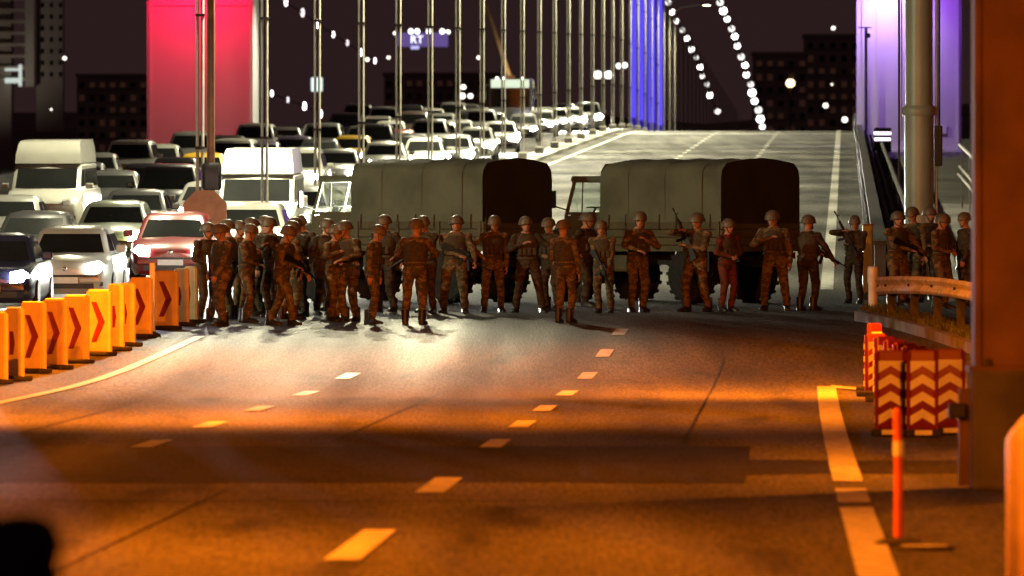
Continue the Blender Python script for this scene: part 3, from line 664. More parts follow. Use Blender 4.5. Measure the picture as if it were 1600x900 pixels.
for i_, a_ in enumerate(TRAFFIC):                    # keep a gap between bumpers
    for b_ in TRAFFIC[:i_]:
        if abs(px(a_[0], a_[1]) - road_x(a_[1]) - px(b_[0], b_[1]) + road_x(b_[1])) < 2.15 and abs(a_[1] - b_[1]) < 6.0: print('CLOSE', a_, b_)
ORDER = {j: k for k, j in enumerate(sorted(range(len(TRAFFIC)), key=lambda j: TRAFFIC[j][1]))}
HEAD_SPOTS = {0: 1.2, 1: .5, 2: 1.3, 4: 1.4, 5: .8, 7: 1.2, 9: 1.6, 11: 1, 17: 1, 27: 2.2, 31: 2.2, 36: 2.2, 46: 3, 47: 3.5}
KWORD = dict(sedan='saloon car', hatchback='hatchback', suv='tall off-road car', van='high roof minibus', bus='coach')
SPECIAL = {0: 'dark blue saloon car with blazing headlights, cut off by the left frame edge', 1: 'white hatchback right behind the orange chevron barriers', 2: 'dark red hatchback behind the last orange chevron barriers',
           5: 'pale saloon car with yellow green headlights behind the white hatchback', 7: 'white high roof minibus behind the octagonal sign', 10: 'white high roof minibus on the far left, its tall roof above all cars',
           18: 'yellow taxi saloon just left of the octagonal sign post', 43: 'white coach with pale destination board, far up the jam', 46: 'white saloon car with dazzling headlights, left of the pair at the crest', 47: 'silver off-road car with dazzling headlights, rightmost of all', 4: 'white hatchback in front of the minibus behind the octagonal sign'}
for i in sorted(ORDER, key=ORDER.get):
    p, Y, kind, colr, lamp = TRAFFIC[i]; key = (kind, colr, lamp)
    if key not in PROTO: root = PROTO[key] = make_bus() if kind == 'bus' else make_car(kind, colr, lamp); CHILD.clear()
    else: root = copy_tree(PROTO[key])
    X = px(p, Y); root.location = (X, Y, road_z(Y)); root.rotation_euler = (math.atan(.0182) if Y < 560 else .01, 0, R(-1.9 + random.uniform(-1.5, 1.5)))
    u = X - road_x(Y); lane = 0 if u > -13.2 else 1 if u > -16.3 else 2 if u > -19.6 else 3
    LANE_N[lane] = LANE_N.get(lane, 0) + 1; k = LANE_N[lane] - 1
    lname = ('the jam lane along the median', 'the second jam lane from the median', 'the third jam lane from the median', 'the outermost jam lane')[lane]
    cname = dict(white='white', silver='silver', grey='dark grey', black='black', navy='navy', red='red', taxi='yellow taxi', green='pale green', violet='lilac grey', brown='brown')[colr]
    root['label'] = SPECIAL.get(i, '%s %s, %s vehicle in %s' % (cname, KWORD[kind], ORD[k], lname))
    root['category'] = {'van': 'minibus', 'bus': 'bus'}.get(kind, 'car'); root['group'] = 'vehicles in the traffic jam'
    if i in HEAD_SPOTS:
        P = KINDS.get(kind, KINDS['sedan'])
        c = {'yellow': (.95, 1, .5), 'cold': (.88, .88, 1)}.get(lamp, (1, .95, .80))
        for s in (-1, 1): spot('headlamp_beam', root, (s * .62, -P['L'] / 2 - .12, P['hood'] - .28), (s * .62 + 2.2, -P['L'] / 2 - 16, -.5), POWER['head'] * HEAD_SPOTS[i], c, 46, 1.0, .08)
# ================================================================== SOLDIERS
def ik(a, c, l1, l2, pole):
    d = c - a; L = min(d.length, (l1 + l2) * .995); dn = d.normalized(); c2 = a + dn * L
    x = (l1 * l1 - l2 * l2 + L * L) / (2 * L); h = math.sqrt(max(0, l1 * l1 - x * x))
    pv = (pole - dn * pole.dot(dn)); pv = pv.normalized() if pv.length > 1e-4 else dn.orthogonal().normalized()
    return a + dn * x + pv * h, c2
def capsule(mb, a, b, r0, r1, n=10):
    d = (b - a); L = d.length; dn = d.normalized()
    pts = [a - dn * r0 * .9, a - dn * r0 * .55, a, a + d * .5, b, b + dn * r1 * .55, b + dn * r1 * .9]
    mb.tube(pts, [r0 * .42, r0 * .83, r0, (r0 + r1) / 2, r1, r1 * .83, r1 * .42], n)
def add_hand(mb, wrist, d, palm_n, side, curl):
    # palm blade, four unequal bent fingers, a thumb leaving the side of the palm
    d = d.normalized(); a = d.cross(palm_n).normalized(); nrm = a.cross(d).normalized()
    rs = []
    for t, hw, th in ((-.01, .024, .018), (.02, .034, .017), (.06, .040, .015), (.088, .037, .012)):
        c = wrist + d * t; rs.append([c + a * hw * x + nrm * th * y for x, y in ((-1, -.5), (-.5, -1), (.5, -1), (1, -.5), (1, .5), (.5, 1), (-.5, 1), (-1, .5))])
    mb.loft(rs, 1)
    for k, ln in enumerate((.066, .076, .072, .056)):
        p = wrist + d * .082 + a * (-.028 + .0187 * k); pts = [p]; ang = curl * .35
        for seg in (.45, .30, .25):
            v = d * math.cos(ang) + nrm * math.sin(ang); p = p + v * ln * seg; pts.append(p); ang += curl * .75
        mb.tube(pts, [.0085, .0082, .0076, .0060], 6, 1)
    p = wrist + d * .025 + a * (-.034 * side); v = (d * .6 - a * side * .7 + nrm * .35).normalized(); q = p + v * .036
    mb.tube([p, q, q + (d * .75 + nrm * .55).normalized() * .030], [.0105, .0095, .0075], 6, 1)
BODY_N = [0]
WORK = bpy.data.scenes.new('work'); WORK.world = None      # bodies are skinned in an empty scene, then it goes
def make_person(loc, yaw, feet, hands, label, rifle=None, lean=(0, 0), head_turn=0.0, head_nod=0.0, mats=('camo', 'skin'), soldier=True, scale=1.0, cat='person', group='soldiers in a line across the road', hands_aim=None, red=False):
    """local frame: faces -y, +x to its left; feet = ((x,y),(x,y)), hands = two targets"""
    root = empty('person', loc, yaw, label=label, cat=cat, group=group); wd = 1.10 + .08 * math.sin(BODY_N[0] * 2.4); root.scale = (scale * wd, scale * wd * .98, scale)
    V = Vector; lx, ly = lean[0] + .035 * math.sin(BODY_N[0] * 1.7), lean[1] - .02 + .03 * math.sin(BODY_N[0] * 3.1); head_turn += .35 * math.sin(BODY_N[0] * 4.3); head_nod += .25 + .2 * math.sin(BODY_N[0] * 2.9)
    pel = V((0, 0, .93)); hipz = .91
    minf = min(math.hypot(f[0], f[1]) for f in feet); drop = max(0, max(math.hypot(f[0] - s * .09, f[1]) for f, s in zip(feet, (-1, 1))) - .12) * .22
    pel.z -= drop; hipz -= drop
    def spine(z): t = max(0, (z - .93) / .6); return V((lx * t, ly * t + .0, 0))
    mb = MB()
    # trunk
    rs = []
    for z, rx, ry, oy in ((.80, .09, .07, 0), (.83, .155, .115, .01), (.93, .178, .130, .012), (1.04, .165, .118, 0), (1.15, .165, .118, -.005), (1.27, .185, .130, -.008), (1.37, .195, .125, 0), (1.43, .165, .10, .008), (1.475, .085, .07, .012), (1.50, .062, .06, .01)):
        c = spine(z) + V((0, oy, z - drop)); rs.append([c + V((rx * math.cos(2 * math.pi * t / 18), ry * math.sin(2 * math.pi * t / 18), 0)) for t in range(18)])
    mb.loft(rs)
    neck = spine(1.48) + V((0, .008, 1.47 - drop)); hc = spine(1.64) + V((0, -.015 - .05 * head_nod, 1.625 - drop - .02 * head_nod))
    capsule(mb, neck, hc + V((0, .015, -.05)), .058, .056)
    HR = Matrix.Rotation(head_turn, 3, 'Z') @ Matrix.Rotation(head_nod * .7, 3, 'X')
    def hp(x, y, z): return hc + HR @ V((x, y, z))
    rs = []                                             # head: jaw, cheeks, brow, crown, turned on the neck
    for z, rx, ry, oy in ((-.118, .030, .030, -.045), (-.10, .048, .058, -.030), (-.06, .064, .082, -.010), (-.01, .073, .094, 0), (.04, .077, .099, .004), (.08, .070, .090, .008), (.108, .046, .060, .010), (.118, .02, .03, .01)):
        rs.append([hp(rx * math.cos(2 * math.pi * t / 14), oy + ry * math.sin(2 * math.pi * t / 14), z) for t in range(14)])
    mb.loft(rs)
    mb.loft([[hp(-.012, -.09, .015), hp(.012, -.09, .015), hp(.010, -.085, .02), hp(-.010, -.085, .02)], [hp(-.020, -.085, -.035), hp(.020, -.085, -.035), hp(.012, -.122, -.03), hp(-.012, -.122, -.03)]])
    for s in (-1, 1): mb.ball(hp(s * .078, .012, -.01), (.014, .022, .034), 8, 5)
    # legs
    ank = []
    for f, s in zip(feet, (-1, 1)):
        hip = V((s * .092, .005, hipz)); an = V((f[0], f[1] + .02, .10))
        kn, an = ik(hip, an, .415, .415, V((s * .12, -1, 0)))
        capsule(mb, hip, kn, .098, .070); capsule(mb, kn, an, .070, .052); mb.ball(kn + (hip - kn) * .1, (.078, .082, .09), 10, 6); mb.ball(an + V((0, 0, .10)), (.064, .070, .07), 10, 6)
        ank.append((an, math.atan2(f[0] * .6, .35) * .6 if abs(f[0]) > .05 else 0))
    # arms
    wr = []
    for h, s in zip(hands, (-1, 1)):
        sh = spine(1.40) + V((s * .185, .0, 1.395 - drop)); tgt, pole = h
        el, w_ = ik(sh, V(tgt) - V((0, 0, drop)), .285, .265, V(pole))
        capsule(mb, sh + V((-s * .02, 0, .005)), el, .068, .052); capsule(mb, el, w_, .050, .036); mb.ball(sh, (.072, .072, .075), 10, 6)
        wr.append((el, w_))
    # one skin over all of it
    me = mb.mesh('body_raw', list(mats)); tmp = bpy.data.objects.new('tmp', me); WORK.collection.objects.link(tmp)
    md = tmp.modifiers.new('r', 'REMESH'); md.mode = 'VOXEL'; md.voxel_size = .0165; md.use_smooth_shade = True
    sm = tmp.modifiers.new('s', 'SMOOTH'); sm.factor = .5; sm.iterations = 2
    with bpy.context.temp_override(scene=WORK, view_layer=WORK.view_layers[0]):
        dg = bpy.context.evaluated_depsgraph_get(); bmeh = bpy.data.meshes.new_from_object(tmp.evaluated_get(dg))
    bpy.data.objects.remove(tmp); bpy.data.meshes.remove(me)
    nv = [v.co.copy() for v in bmeh.vertices]; BODY_N[0] += 1; seed = BODY_N[0] * 5.3
    nk = 1.485 - drop; hands_p = [w for _, w in wr]; dirs = [(w - e).normalized() for e, w in wr]
    nn = [v.normal.copy() for v in bmeh.vertices]; nc = []
    for c, n_ in zip(nv, nn):                            # cloth folds
        nc.append(tuple(c + n_ * (.010 * noise.noise(V((c.x * 13 + seed, c.y * 13, c.z * 9))) + .006)) if c.z < nk else tuple(c))
    out = MB(); out.v = nc; out.f = [tuple(p.vertices) for p in bmeh.polygons]
    mi = []
    for p in bmeh.polygons:
        c = p.center; skin = c.z > nk - .01 and (c - hc).length < .21
        mi.append(1 if skin else 0)
    out.m = mi; bpy.data.meshes.remove(bmeh)
    for (el, w_), s in zip(wr, (-1, 1)):
        d = (w_ - el); aim = d
        if hands_aim: aim = d.normalized() * .5 + V(hands_aim[0 if s < 0 else 1])
        pn = V((-s, .3, 0)) if abs(aim.normalized().z) > .7 else V((0, .4, -1))
        add_hand(out, w_ + d.normalized() * .012, aim, pn, s, 1.15 if rifle else .55)
    for s in (-1, 1): out.ball(hp(s * .031, -.086, .005), (.013, .008, .007), 8, 5, 2)
    out.box(hp(0, -.082, -.066), (.045, .016, .008), 2, HR)
    bo = out.build('body', [mats[0], mats[1], 'hair'], root, smooth=True)
    # boots
    for (an, tw) in ank:
        b = MB(); rs = []
        for y, hw, z0, z1 in ((.085, .030, .0, .06), (.07, .042, .0, .10), (.0, .046, .0, .12), (-.07, .050, .0, .085), (-.14, .050, .0, .062), (-.185, .036, .005, .045), (-.20, .018, .01, .03)):
            rs.append([V((-hw, y, z0)), V((hw, y, z0)), V((hw, y, z1 * .6)), V((hw * .6, y, z1)), V((-hw * .6, y, z1)), V((-hw, y, z1 * .6))])
        b.loft(rs); b.tube([(0, .03, .07), (0, .025, .16), (0, .02, .25)], [.058, .058, .064], 10)
        bb = b.build('boot', 'boot', root, smooth=True); bb.location = (an.x, an.y, 0); bb.rotation_euler = (0, 0, tw)
    if soldier:
        hm = MB(); rs = []
        for z, k in ((-.015, 1.07), (-.008, 1.10), (.02, 1.06), (.06, 1.0), (.10, .86), (.13, .60), (.146, .28), (.150, .05)):
            rs.append([hp(.112 * k * math.cos(2 * math.pi * t / 20), .008 + .133 * k * math.sin(2 * math.pi * t / 20), z + .018 + (.014 if math.sin(2 * math.pi * t / 20) < -.6 and z < 0 else -.012 * (math.sin(2 * math.pi * t / 20) > .2) * (z < 0))) for t in range(20)])
        hm.loft(rs); hl = hm.build('helmet', 'helmet', root, smooth=True)
        cs = MB(); cs.tube([hp(-.088, .0, .0), hp(-.066, -.05, -.085), hp(0, -.075, -.125), hp(.066, -.05, -.085), hp(.088, 0, 0)], .007, 5); cs.build('chin_strap', 'webbing', hl)
        # load vest with pouches and a belt
        vm = MB(); rs = []
        for z, rx, ry in ((1.06, .182, .136), (1.14, .184, .138), (1.27, .203, .150), (1.36, .200, .142), (1.42, .13, .118)):
            c = spine(z) + V((0, -.002, z - drop)); rs.append([c + V((rx * math.cos(2 * math.pi * t / 18), ry * math.sin(2 * math.pi * t / 18), 0)) for t in range(18)])
        vm.loft(rs, 0, False); ve = vm.build('vest', 'webbing', root, smooth=True)
        for k, x in enumerate((-.12, -.04, .04, .12)):
            pm = MB(); pm.cbox(spine(1.14) + V((x, -.150 + .25 * x * x * 4, 1.13 - drop)), (.070, .05, .13), .012); pm.build('pouch', 'webbing', ve)
        bm_ = MB(); rs = []
        for z in (.985, .99, 1.03, 1.035):
            k = 1.0 if z in (.985, 1.035) else 1.04; c = spine(z) + V((0, .003, z - drop)); rs.append([c + V((.182 * k * math.cos(2 * math.pi * t / 18), .136 * k * math.sin(2 * math.pi * t / 18), 0)) for t in range(18)])
        bm_.loft(rs, 0, False); bm_.build('belt', 'webbing', root, smooth=True)
    else:
        hm = MB(); rs = []
        for z, k in ((-.02, .9), (.02, 1.0), (.06, 1.0), (.10, .85), (.126, .5), (.134, .1)): rs.append([hp(.088 * k * math.cos(2 * math.pi * t / 16), .018 + .104 * k * math.sin(2 * math.pi * t / 16), z) for t in range(16)])
        hm.loft(rs); hm.build('hair', 'hair', root, smooth=True)
    return root, drop
# the rifle: muzzle along +x, butt at the origin
def rifle_parts():
    P = []
    m = MB(); m.loft([[(x, -.018, z0), (x, .018, z0), (x, .018, z1), (x, -.018, z1)] for x, z0, z1 in ((0, -.095, .03), (.02, -.10, .035), (.24, -.02, .035), (.28, -.015, .03))]); P.append(('stock', m.mesh('stock', 'gun')))
    m = MB(); m.cbox((.40, 0, .01), (.28, .045, .085), .008); m.box((.42, 0, .075), (.14, .02, .03)); P.append(('receiver', m.mesh('receiver', 'gun')))
    m = MB(); m.box((.33, 0, -.075), (.035, .03, .11), 0, Matrix.Rotation(R(18), 3, 'Y')); P.append(('grip', m.mesh('grip', 'gun')))
    m = MB(); m.box((.45, 0, -.11), (.055, .024, .17), 0, Matrix.Rotation(R(-12), 3, 'Y')); P.append(('magazine', m.mesh('magazine', 'gun')))
    m = MB(); m.tube([(.53, 0, .01), (.80, 0, .01)], .030, 8); P.append(('handguard', m.mesh('handguard', 'gun')))
    m = MB(); m.tube([(.52, 0, .015), (1.02, 0, .015)], .0105, 8); m.box((.90, 0, .045), (.02, .01, .05)); m.tube([(.97, 0, .015), (1.03, 0, .015)], .016, 8); P.append(('barrel', m.mesh('barrel', 'gun')))
    return P
RIFLE = rifle_parts()
def place_rifle(person_loc, yaw, butt, muzzle, label, drop=0, scale=1.0):
    o = empty('rifle', (0, 0, 0), label=label, cat='rifle', group='rifles carried by the soldiers')
    for n, me in RIFLE: link(n, me, o)
    b, mz = Vector(butt) - Vector((0, 0, drop)), Vector(muzzle) - Vector((0, 0, drop)); x = (mz - b).normalized(); y = Vector((0, 0, 1)).cross(x)
    if y.length < .05: y = Vector((0, 1, 0)).cross(x)
    y.normalize(); z = x.cross(y)
    M = Matrix(((x.x, y.x, z.x, b.x), (x.y, y.y, z.y, b.y), (x.z, y.z, z.z, b.z), (0, 0, 0, 1)))
    o.matrix_world = Matrix.Translation(person_loc) @ Matrix.Rotation(yaw, 4, 'Z') @ Matrix.Scale(scale, 4) @ M
    return o
OUT_L, OUT_R = (1, .5, -.2), (-1, .5, -.2)
RP = dict(portl=((.13, -.20, .95), (-.34, -.24, 1.84)), across=((-.19, -.19, 1.27), (.60, -.36, .80)), port=((-.17, -.20, .98), (.36, -.26, 1.80)), low=((-.16, -.19, 1.22), (.28, -.36, .30)), level=((-.20, -.14, 1.16), (.72, -.42, 1.02)),
          acrossl=((.19, -.19, 1.27), (-.60, -.36, .80)), slung=((-.16, .19, .72), (-.10, .20, 1.74)), upright=((-.27, -.06, .98), (-.33, -.10, 2.0)))
def soldier(p, feet_y, yaw, feet, arms, label, rifle=None, rlabel=None, **kw):
    # distance follows from where the boots meet the road
    Y = 170.0
    for _ in range(40):
        Y = (CAM_Z - road_z(Y)) * F_PX / (feet_y - HORIZON) * .5 + Y * .5
    if 'Y' in kw: Y = kw.pop('Y')
    loc = Vector((px(p, Y), Y, road_z(Y) + kw.pop('lift', 0)))
    H = dict(down_l=((.25, -.04, .80), OUT_L), down_r=((-.25, -.04, .80), OUT_R), hip_l=((.20, -.03, 1.02), (1, .25, 0)), hip_r=((-.20, -.03, 1.02), (-1, .25, 0)), belt_l=((.07, -.20, 1.06), OUT_L), belt_r=((-.07, -.20, 1.06), OUT_R),
             strap_l=((.10, -.17, 1.27), OUT_L), strap_r=((-.10, -.17, 1.27), OUT_R), out_l=((.42, -.22, 1.02), OUT_L), out_r=((-.42, -.22, 1.02), OUT_R), fwd_l=((.16, -.36, 1.10), OUT_L), fwd_r=((-.16, -.36, 1.10), OUT_R))
    if arms == 'rifle':
        b, m = (Vector(v) for v in RP[rifle]); d = (m - b).normalized(); grip, hg = b + d * .33 + Vector((0, .02, -.05)), b + d * .64 + Vector((0, .02, -.045))
        if b.x > 0: hands = ((tuple(hg), OUT_R), (tuple(grip), OUT_L))
        else: hands = ((tuple(grip), OUT_R), (tuple(hg), OUT_L))
    else: hands = (H[arms[0] + '_r'], H[arms[1] + '_l'])
    root, drop = make_person(loc, yaw, feet, hands, label, rifle=arms == 'rifle', **kw)
    if rifle: place_rifle(loc, yaw, *RP[rifle], rlabel, drop, kw.get('scale', 1.0))
    return root
S0 = ((-.11, 0), (.11, 0)); SW = ((-.17, 0), (.17, .02)); SX = ((-.24, .02), (.22, 0)); ST = ((-.16, -.16), (.16, .18)); SN = ((-.08, 0), (.09, .03))
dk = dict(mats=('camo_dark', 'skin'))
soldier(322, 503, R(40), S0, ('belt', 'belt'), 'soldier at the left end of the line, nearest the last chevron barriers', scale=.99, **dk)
soldier(347, 509, R(-60), ((-.1, .05), (.1, -.05)), 'rifle', 'soldier turned to the left in front of the octagonal sign post', 'low', 'rifle of the soldier in front of the octagonal sign post')
soldier(373, 497, R(35), ST, ('down', 'strap'), 'soldier just right of the octagonal sign, standing deep in the left cluster', scale=.99)
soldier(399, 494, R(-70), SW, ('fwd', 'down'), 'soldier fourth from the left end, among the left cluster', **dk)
soldier(414, 490, R(160), S0, ('down', 'down'), 'soldier with his back turned, among the left cluster below the minibus headlights', scale=1.0)
soldier(441, 508, R(62), ((-.10, -.27), (.12, .27)), 'rifle', 'striding orange lit soldier in front of the second median post', 'across', 'rifle held by the striding soldier', lean=(0, -.04))
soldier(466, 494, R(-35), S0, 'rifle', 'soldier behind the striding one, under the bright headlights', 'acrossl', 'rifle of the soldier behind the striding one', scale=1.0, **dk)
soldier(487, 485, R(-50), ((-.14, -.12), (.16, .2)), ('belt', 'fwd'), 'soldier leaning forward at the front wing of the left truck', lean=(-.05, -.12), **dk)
soldier(359, 499, R(-100), S0, ('down', 'belt'), 'soldier in profile wedged behind the octagonal sign post', scale=1.0)
soldier(386, 504, R(75), ((-.1, -.05), (.1, .06)), ('belt', 'strap'), 'soldier in profile in the front of the left cluster, right of the octagonal sign', scale=.98)
soldier(427, 496, R(-40), S0, ('strap', 'down'), 'soldier just left of the striding one, half covered', scale=1.01, **dk)
soldier(453, 499, R(120), SW, ('down', 'fwd'), 'soldier turned away, right behind the striding one', scale=.99)
soldier(505, 492, R(30), S0, ('belt', 'strap'), 'soldier between the leaning one and the close pair at the left truck', scale=.98, **dk)
soldier(523, 502, R(48), SN, ('strap', 'fwd'), 'left one of two soldiers standing close together before the left truck cab', head_turn=.5, scale=.96)
soldier(546, 502, R(-38), S0, ('belt', 'fwd'), 'right one of two soldiers standing close together before the left truck cab', head_turn=-.4, scale=1.0)
soldier(582, 506, R(70), ((-.10, -.06), (.08, .08)), ('down', 'down'), 'orange lit soldier seen from the side before the middle of the left truck', scale=.98, lean=(0, -.05), head_nod=.5)
soldier(601, 487, R(-30), ((-.13, 0), (.15, 0)), ('down', 'hip'), 'dark legged soldier half hidden behind the orange lit one, before the left truck', scale=1.0, **dk)
soldier(648, 507, R(170), ((-.12, 0), (.14, .04)), ('fwd', 'fwd'), 'broad orange lit soldier in the front row before the left truck side boards', scale=1.04)
soldier(667, 489, R(-25), S0, 'rifle', 'soldier mostly hidden behind the broad orange lit one', 'acrossl', 'rifle of the soldier hidden behind the broad orange lit one', **dk)
soldier(710, 489, R(-4), ((-.17, 0), (.16, .02)), 'rifle', 'soldier with elbow out and rifle slanting down, before the left truck rear wheel', 'across', 'rifle slanting down before the left truck rear wheel')
soldier(770, 488, R(6), ((-.15, 0), (.15, 0)), ('hip', 'down'), 'soldier with one hand on his hip before the dark rear of the left truck', scale=1.0)
soldier(825, 488, R(0), ((-.20, -.02), (.24, .04)), ('strap', 'out'), 'soldier with legs wide apart in the gap between the two trucks', scale=.99, **dk)
soldier(862, 484, R(-30), S0, ('belt', 'down'), 'soldier half hidden at the left shoulder of the front row soldier between the trucks', scale=.96, **dk)
soldier(883, 504, R(155), ((-.10, 0), (.10, .03)), ('down', 'belt'), 'orange lit soldier standing furthest forward between the two trucks', scale=1.02)
soldier(911, 479, R(60), ST, ('hip', 'fwd'), 'soldier in the second row before the right truck bonnet', **dk)
soldier(943, 489, R(-12), ((-.09, 0), (.13, .02)), 'rifle', 'short soldier aiming his rifle down beside the right truck door', 'low', 'rifle pointed down beside the right truck door', scale=.95)
soldier(996, 488, R(24), ((-.11, 0), (.11, 0)), ('fwd', 'strap'), 'tall soldier reaching one hand forward before the right truck canvas', scale=1.04)
soldier(1087, 487, R(-35), ((-.15, -.05), (.15, .10)), 'rifle', 'soldier holding his rifle muzzle up beside the right truck rear wheel', 'portl', 'rifle held muzzle up beside the right truck rear wheel', scale=1.02)
soldier(1136, 487, R(35), S0, ('belt', 'belt'), 'soldier in reddish clothing before the corner of the right truck rear flap', scale=.96, mats=('camo_red', 'skin') if 'camo_red' in MATS else ('camo', 'skin'))
soldier(1211, 485, R(-8), ((-.17, 0), (.18, .02)), ('strap', 'down'), 'soldier with hand at his strap before the dark rear flap of the right truck', scale=1.04)
soldier(1262, 485, R(148), ((-.13, 0), (.13, 0)), 'rifle', 'stocky dark soldier seen from behind, right of the right truck', 'acrossl', 'rifle sticking out to the right of the stocky soldier', scale=.99, **dk)
soldier(1334, 474, R(-20), ((-.11, 0), (.12, .03)), 'rifle', 'dark soldier holding his rifle muzzle up beside the parapet end', 'portl', 'rifle held muzzle up beside the parapet end', scale=.94, **dk)
rb = dict(group='soldiers behind the guardrail', lift=.12)
soldier(1402, 470, R(35), S0, 'rifle', 'leftmost soldier behind the guardrail, left of the thick column', 'across', 'rifle of the leftmost soldier behind the guardrail', Y=188, scale=.97, **rb)
soldier(1428, 470, R(-35), S0, ('strap', 'down'), 'second soldier from the left behind the guardrail, before the thick column', Y=190, scale=1.0, **rb)
soldier(1447, 470, R(20), S0, ('belt', 'down'), 'third soldier from the left behind the guardrail, before the thick column', Y=192, scale=.98, **rb)
soldier(1471, 470, R(55), S0, ('belt', 'belt'), 'soldier in profile right of the thick column behind the guardrail', Y=186, scale=.97, **rb)
soldier(1514, 470, R(-60), S0, 'rifle', 'dark soldier half cut off by the big brown pillar', 'low', 'rifle held low beside the big brown pillar', Y=187, scale=.97, mats=('camo_dark', 'skin'), **rb)
# onlooker close to the camera, only a shoulder in the frame
make_person(Vector((px(-100, 24.0), 24.0, -.02)), R(200), S0, (((-.27, -.02, .82), OUT_R), ((.27, -.02, .82), OUT_L)), 'dark blurred shoulder of an onlooker in the bottom left corner', mats=('jacket', 'skin'), soldier=False, group='onlookers', scale=1.03)
# ================================================================== ROADSIDE THINGS
# orange chevron barriers along the left edge
def barrier(p0, p1, q_top, q_bot, k, dull=False, small=False, top_w=None):
    Y = 150.0
    for _ in range(40): Y = .5 * Y + .5 * (CAM_Z - road_z(Y)) * F_PX / (q_bot - HORIZON)
    s = F_PX / Y; W = .40; vis = min(.98, (p1 - p0) / s / W); H = (q_bot - q_top) / s
    root = empty('chevron_barrier', (px((p0 + p1) / 2, Y), Y, road_z(Y)), -math.acos(vis) * .92, label='orange chevron barrier, %s from the left frame edge%s' % (ORD[k], ', darker than its neighbours' if dull else ''), cat='barrier', group='orange chevron barriers')
    om = 'orange_plastic_dull' if dull else 'orange_plastic'
    m = MB(); m.cbox((0, 0, .05 + (H - .05) / 2), (W - .05, .09, H - .06), .02); m.build('panel', om, root)
    for s_ in (-1, 1): m = MB(); m.tube([(s_ * (W / 2 - .02), 0, .04), (s_ * (W / 2 - .02), 0, H - .02)], .045, 8); m.build('frame_post', 'orange_plastic', root, smooth=True)
    m = MB(); m.tube([(-W / 2 + .02, 0, H - .03), (W / 2 - .02, 0, H - .03)], .04, 8); m.build('top_rail', 'orange_plastic', root, smooth=True)
    m = MB(); m.cbox((0, 0, .035), (W + .06, .34, .07), .02); m.build('foot', 'rubber', root)
    zc = .05 + H * .47; a, h = W * .30, H * (.30 if not small else .16); t = W * .30
    if small: a = W * .18; t = W * .34
    m = MB(); m.prism([(-a, zc + h), (-a + t * .75, zc + h), (a, zc), (-a + t * .75, zc - h), (-a, zc - h), (a - t * 1.0, zc)], -.052, -.048); m.build('chevron', 'maroon_film', root)
    return root
for k, (p0, p1, qt, qb, d, sm) in enumerate(((-28, 10, 488, 600, 0, 0), (13, 34, 481, 595, 0, 1), (35, 70, 472, 583, 0, 0), (71, 103, 467, 577, 1, 0), (103, 137, 461, 568, 0, 0), (138, 173, 453, 556, 1, 0), (173, 191, 444, 548, 1, 1), (190, 208, 443, 541, 0, 1), (205, 236, 434, 528, 0, 0), (243, 277, 423, 515, 0, 0), (276, 292, 420, 509, 0, 1), (291, 306, 417, 505, 1, 1))):
    barrier(p0, p1, qt, qb, k, bool(d), bool(sm))
# white marker post between them
Y = 172.0; root = empty('marker_post', (px(238, Y), Y, road_z(Y)), label='plain white marker post between the orange chevron barriers', cat='post')
m = MB(); m.cbox((0, 0, .62), (.095, .06, 1.24), .015); m.build('post', mat('marker_white', (.82, .82, .78), .4, 0, .06, 4), root); m = MB(); m.lathe([(.14, 0), (.14, .05), (.06, .09)], 12); m.build('foot', 'rubber', root)

# red and white chevron boards on the right
def board(p0, p1, q_top, Y, label, face=0.0):
    s = F_PX / Y; H = pz(q_top, Y) - road_z(Y); W = .30
    root = empty('chevron_board', (px((p0 + p1) / 2, Y), Y, road_z(Y)), face, label=label, cat='barrier', group='red and white chevron boards')
    m = MB(); m.cbox((0, 0, .08 + (H - .08) / 2), (W, .07, H - .08), .03); m.build('panel', 'red_plastic', root, smooth=True)
    for s_ in (-1, 1): m = MB(); m.tube([(s_ * W / 2, 0, .06), (s_ * W / 2, 0, H - .02)], .022, 8); m.build('frame_tube', 'red_plastic', root, smooth=True)
    m = MB(); m.cbox((0, 0, .04), (W + .10, .36, .08), .02); m.build('foot', 'rubber', root)
    a = W * .43; n = 4; pitch = (H - .16) / 4.15
    for i in range(n):
        z = .10 + pitch * (i + .15); t = pitch * .52
        pts = [(-a, z), (0, z + pitch * .42), (a, z), (a, z + t), (0, z + pitch * .42 + t), (-a, z + t)]
        if i == n - 1: pts = [(-a, z), (0, z + pitch * .42), (a, z), (a, z + pitch * .70), (-a, z + pitch * .70)]
        m = MB(); m.prism(pts, -.042, -.037); m.build('chevron', 'white_film', root)
        m = MB(); m.box((-W / 2 - .024, 0, z + pitch * .3), (.006, .03, pitch * .45)); m.build('reflector', 'white_film', root)
    m = MB(); m.box((0, -.182, .05), (.18, .006, .05)); m.build('foot_reflector', 'white_film', root)
    return root
for k, (p0, p1, qt, Y, f) in enumerate(((1373, 1411, 547, 108.5, 0), (1419, 1463, 547, 108.2, 0), (1463, 1504, 545, 109.5, 0))):
    board(p0, p1, qt, Y, 'red and white chevron board in the front row, ' + ('leftmost of three', 'middle of three', 'rightmost of three beside the pillar')[k], R((-4, 2, 6)[k]))
for k in range(6):
    t = k / 5; board(1444 - 76 * t - 15, 1444 - 76 * t + 15, 545 - 24 * t, 113 + 22 * t, 'red and white chevron board behind the front row, %s of the receding row' % ORD[k], R(30))
board(1352, 1380, 505, 139, 'farthest red and white chevron board, turned sideways at the head of the row', R(55))
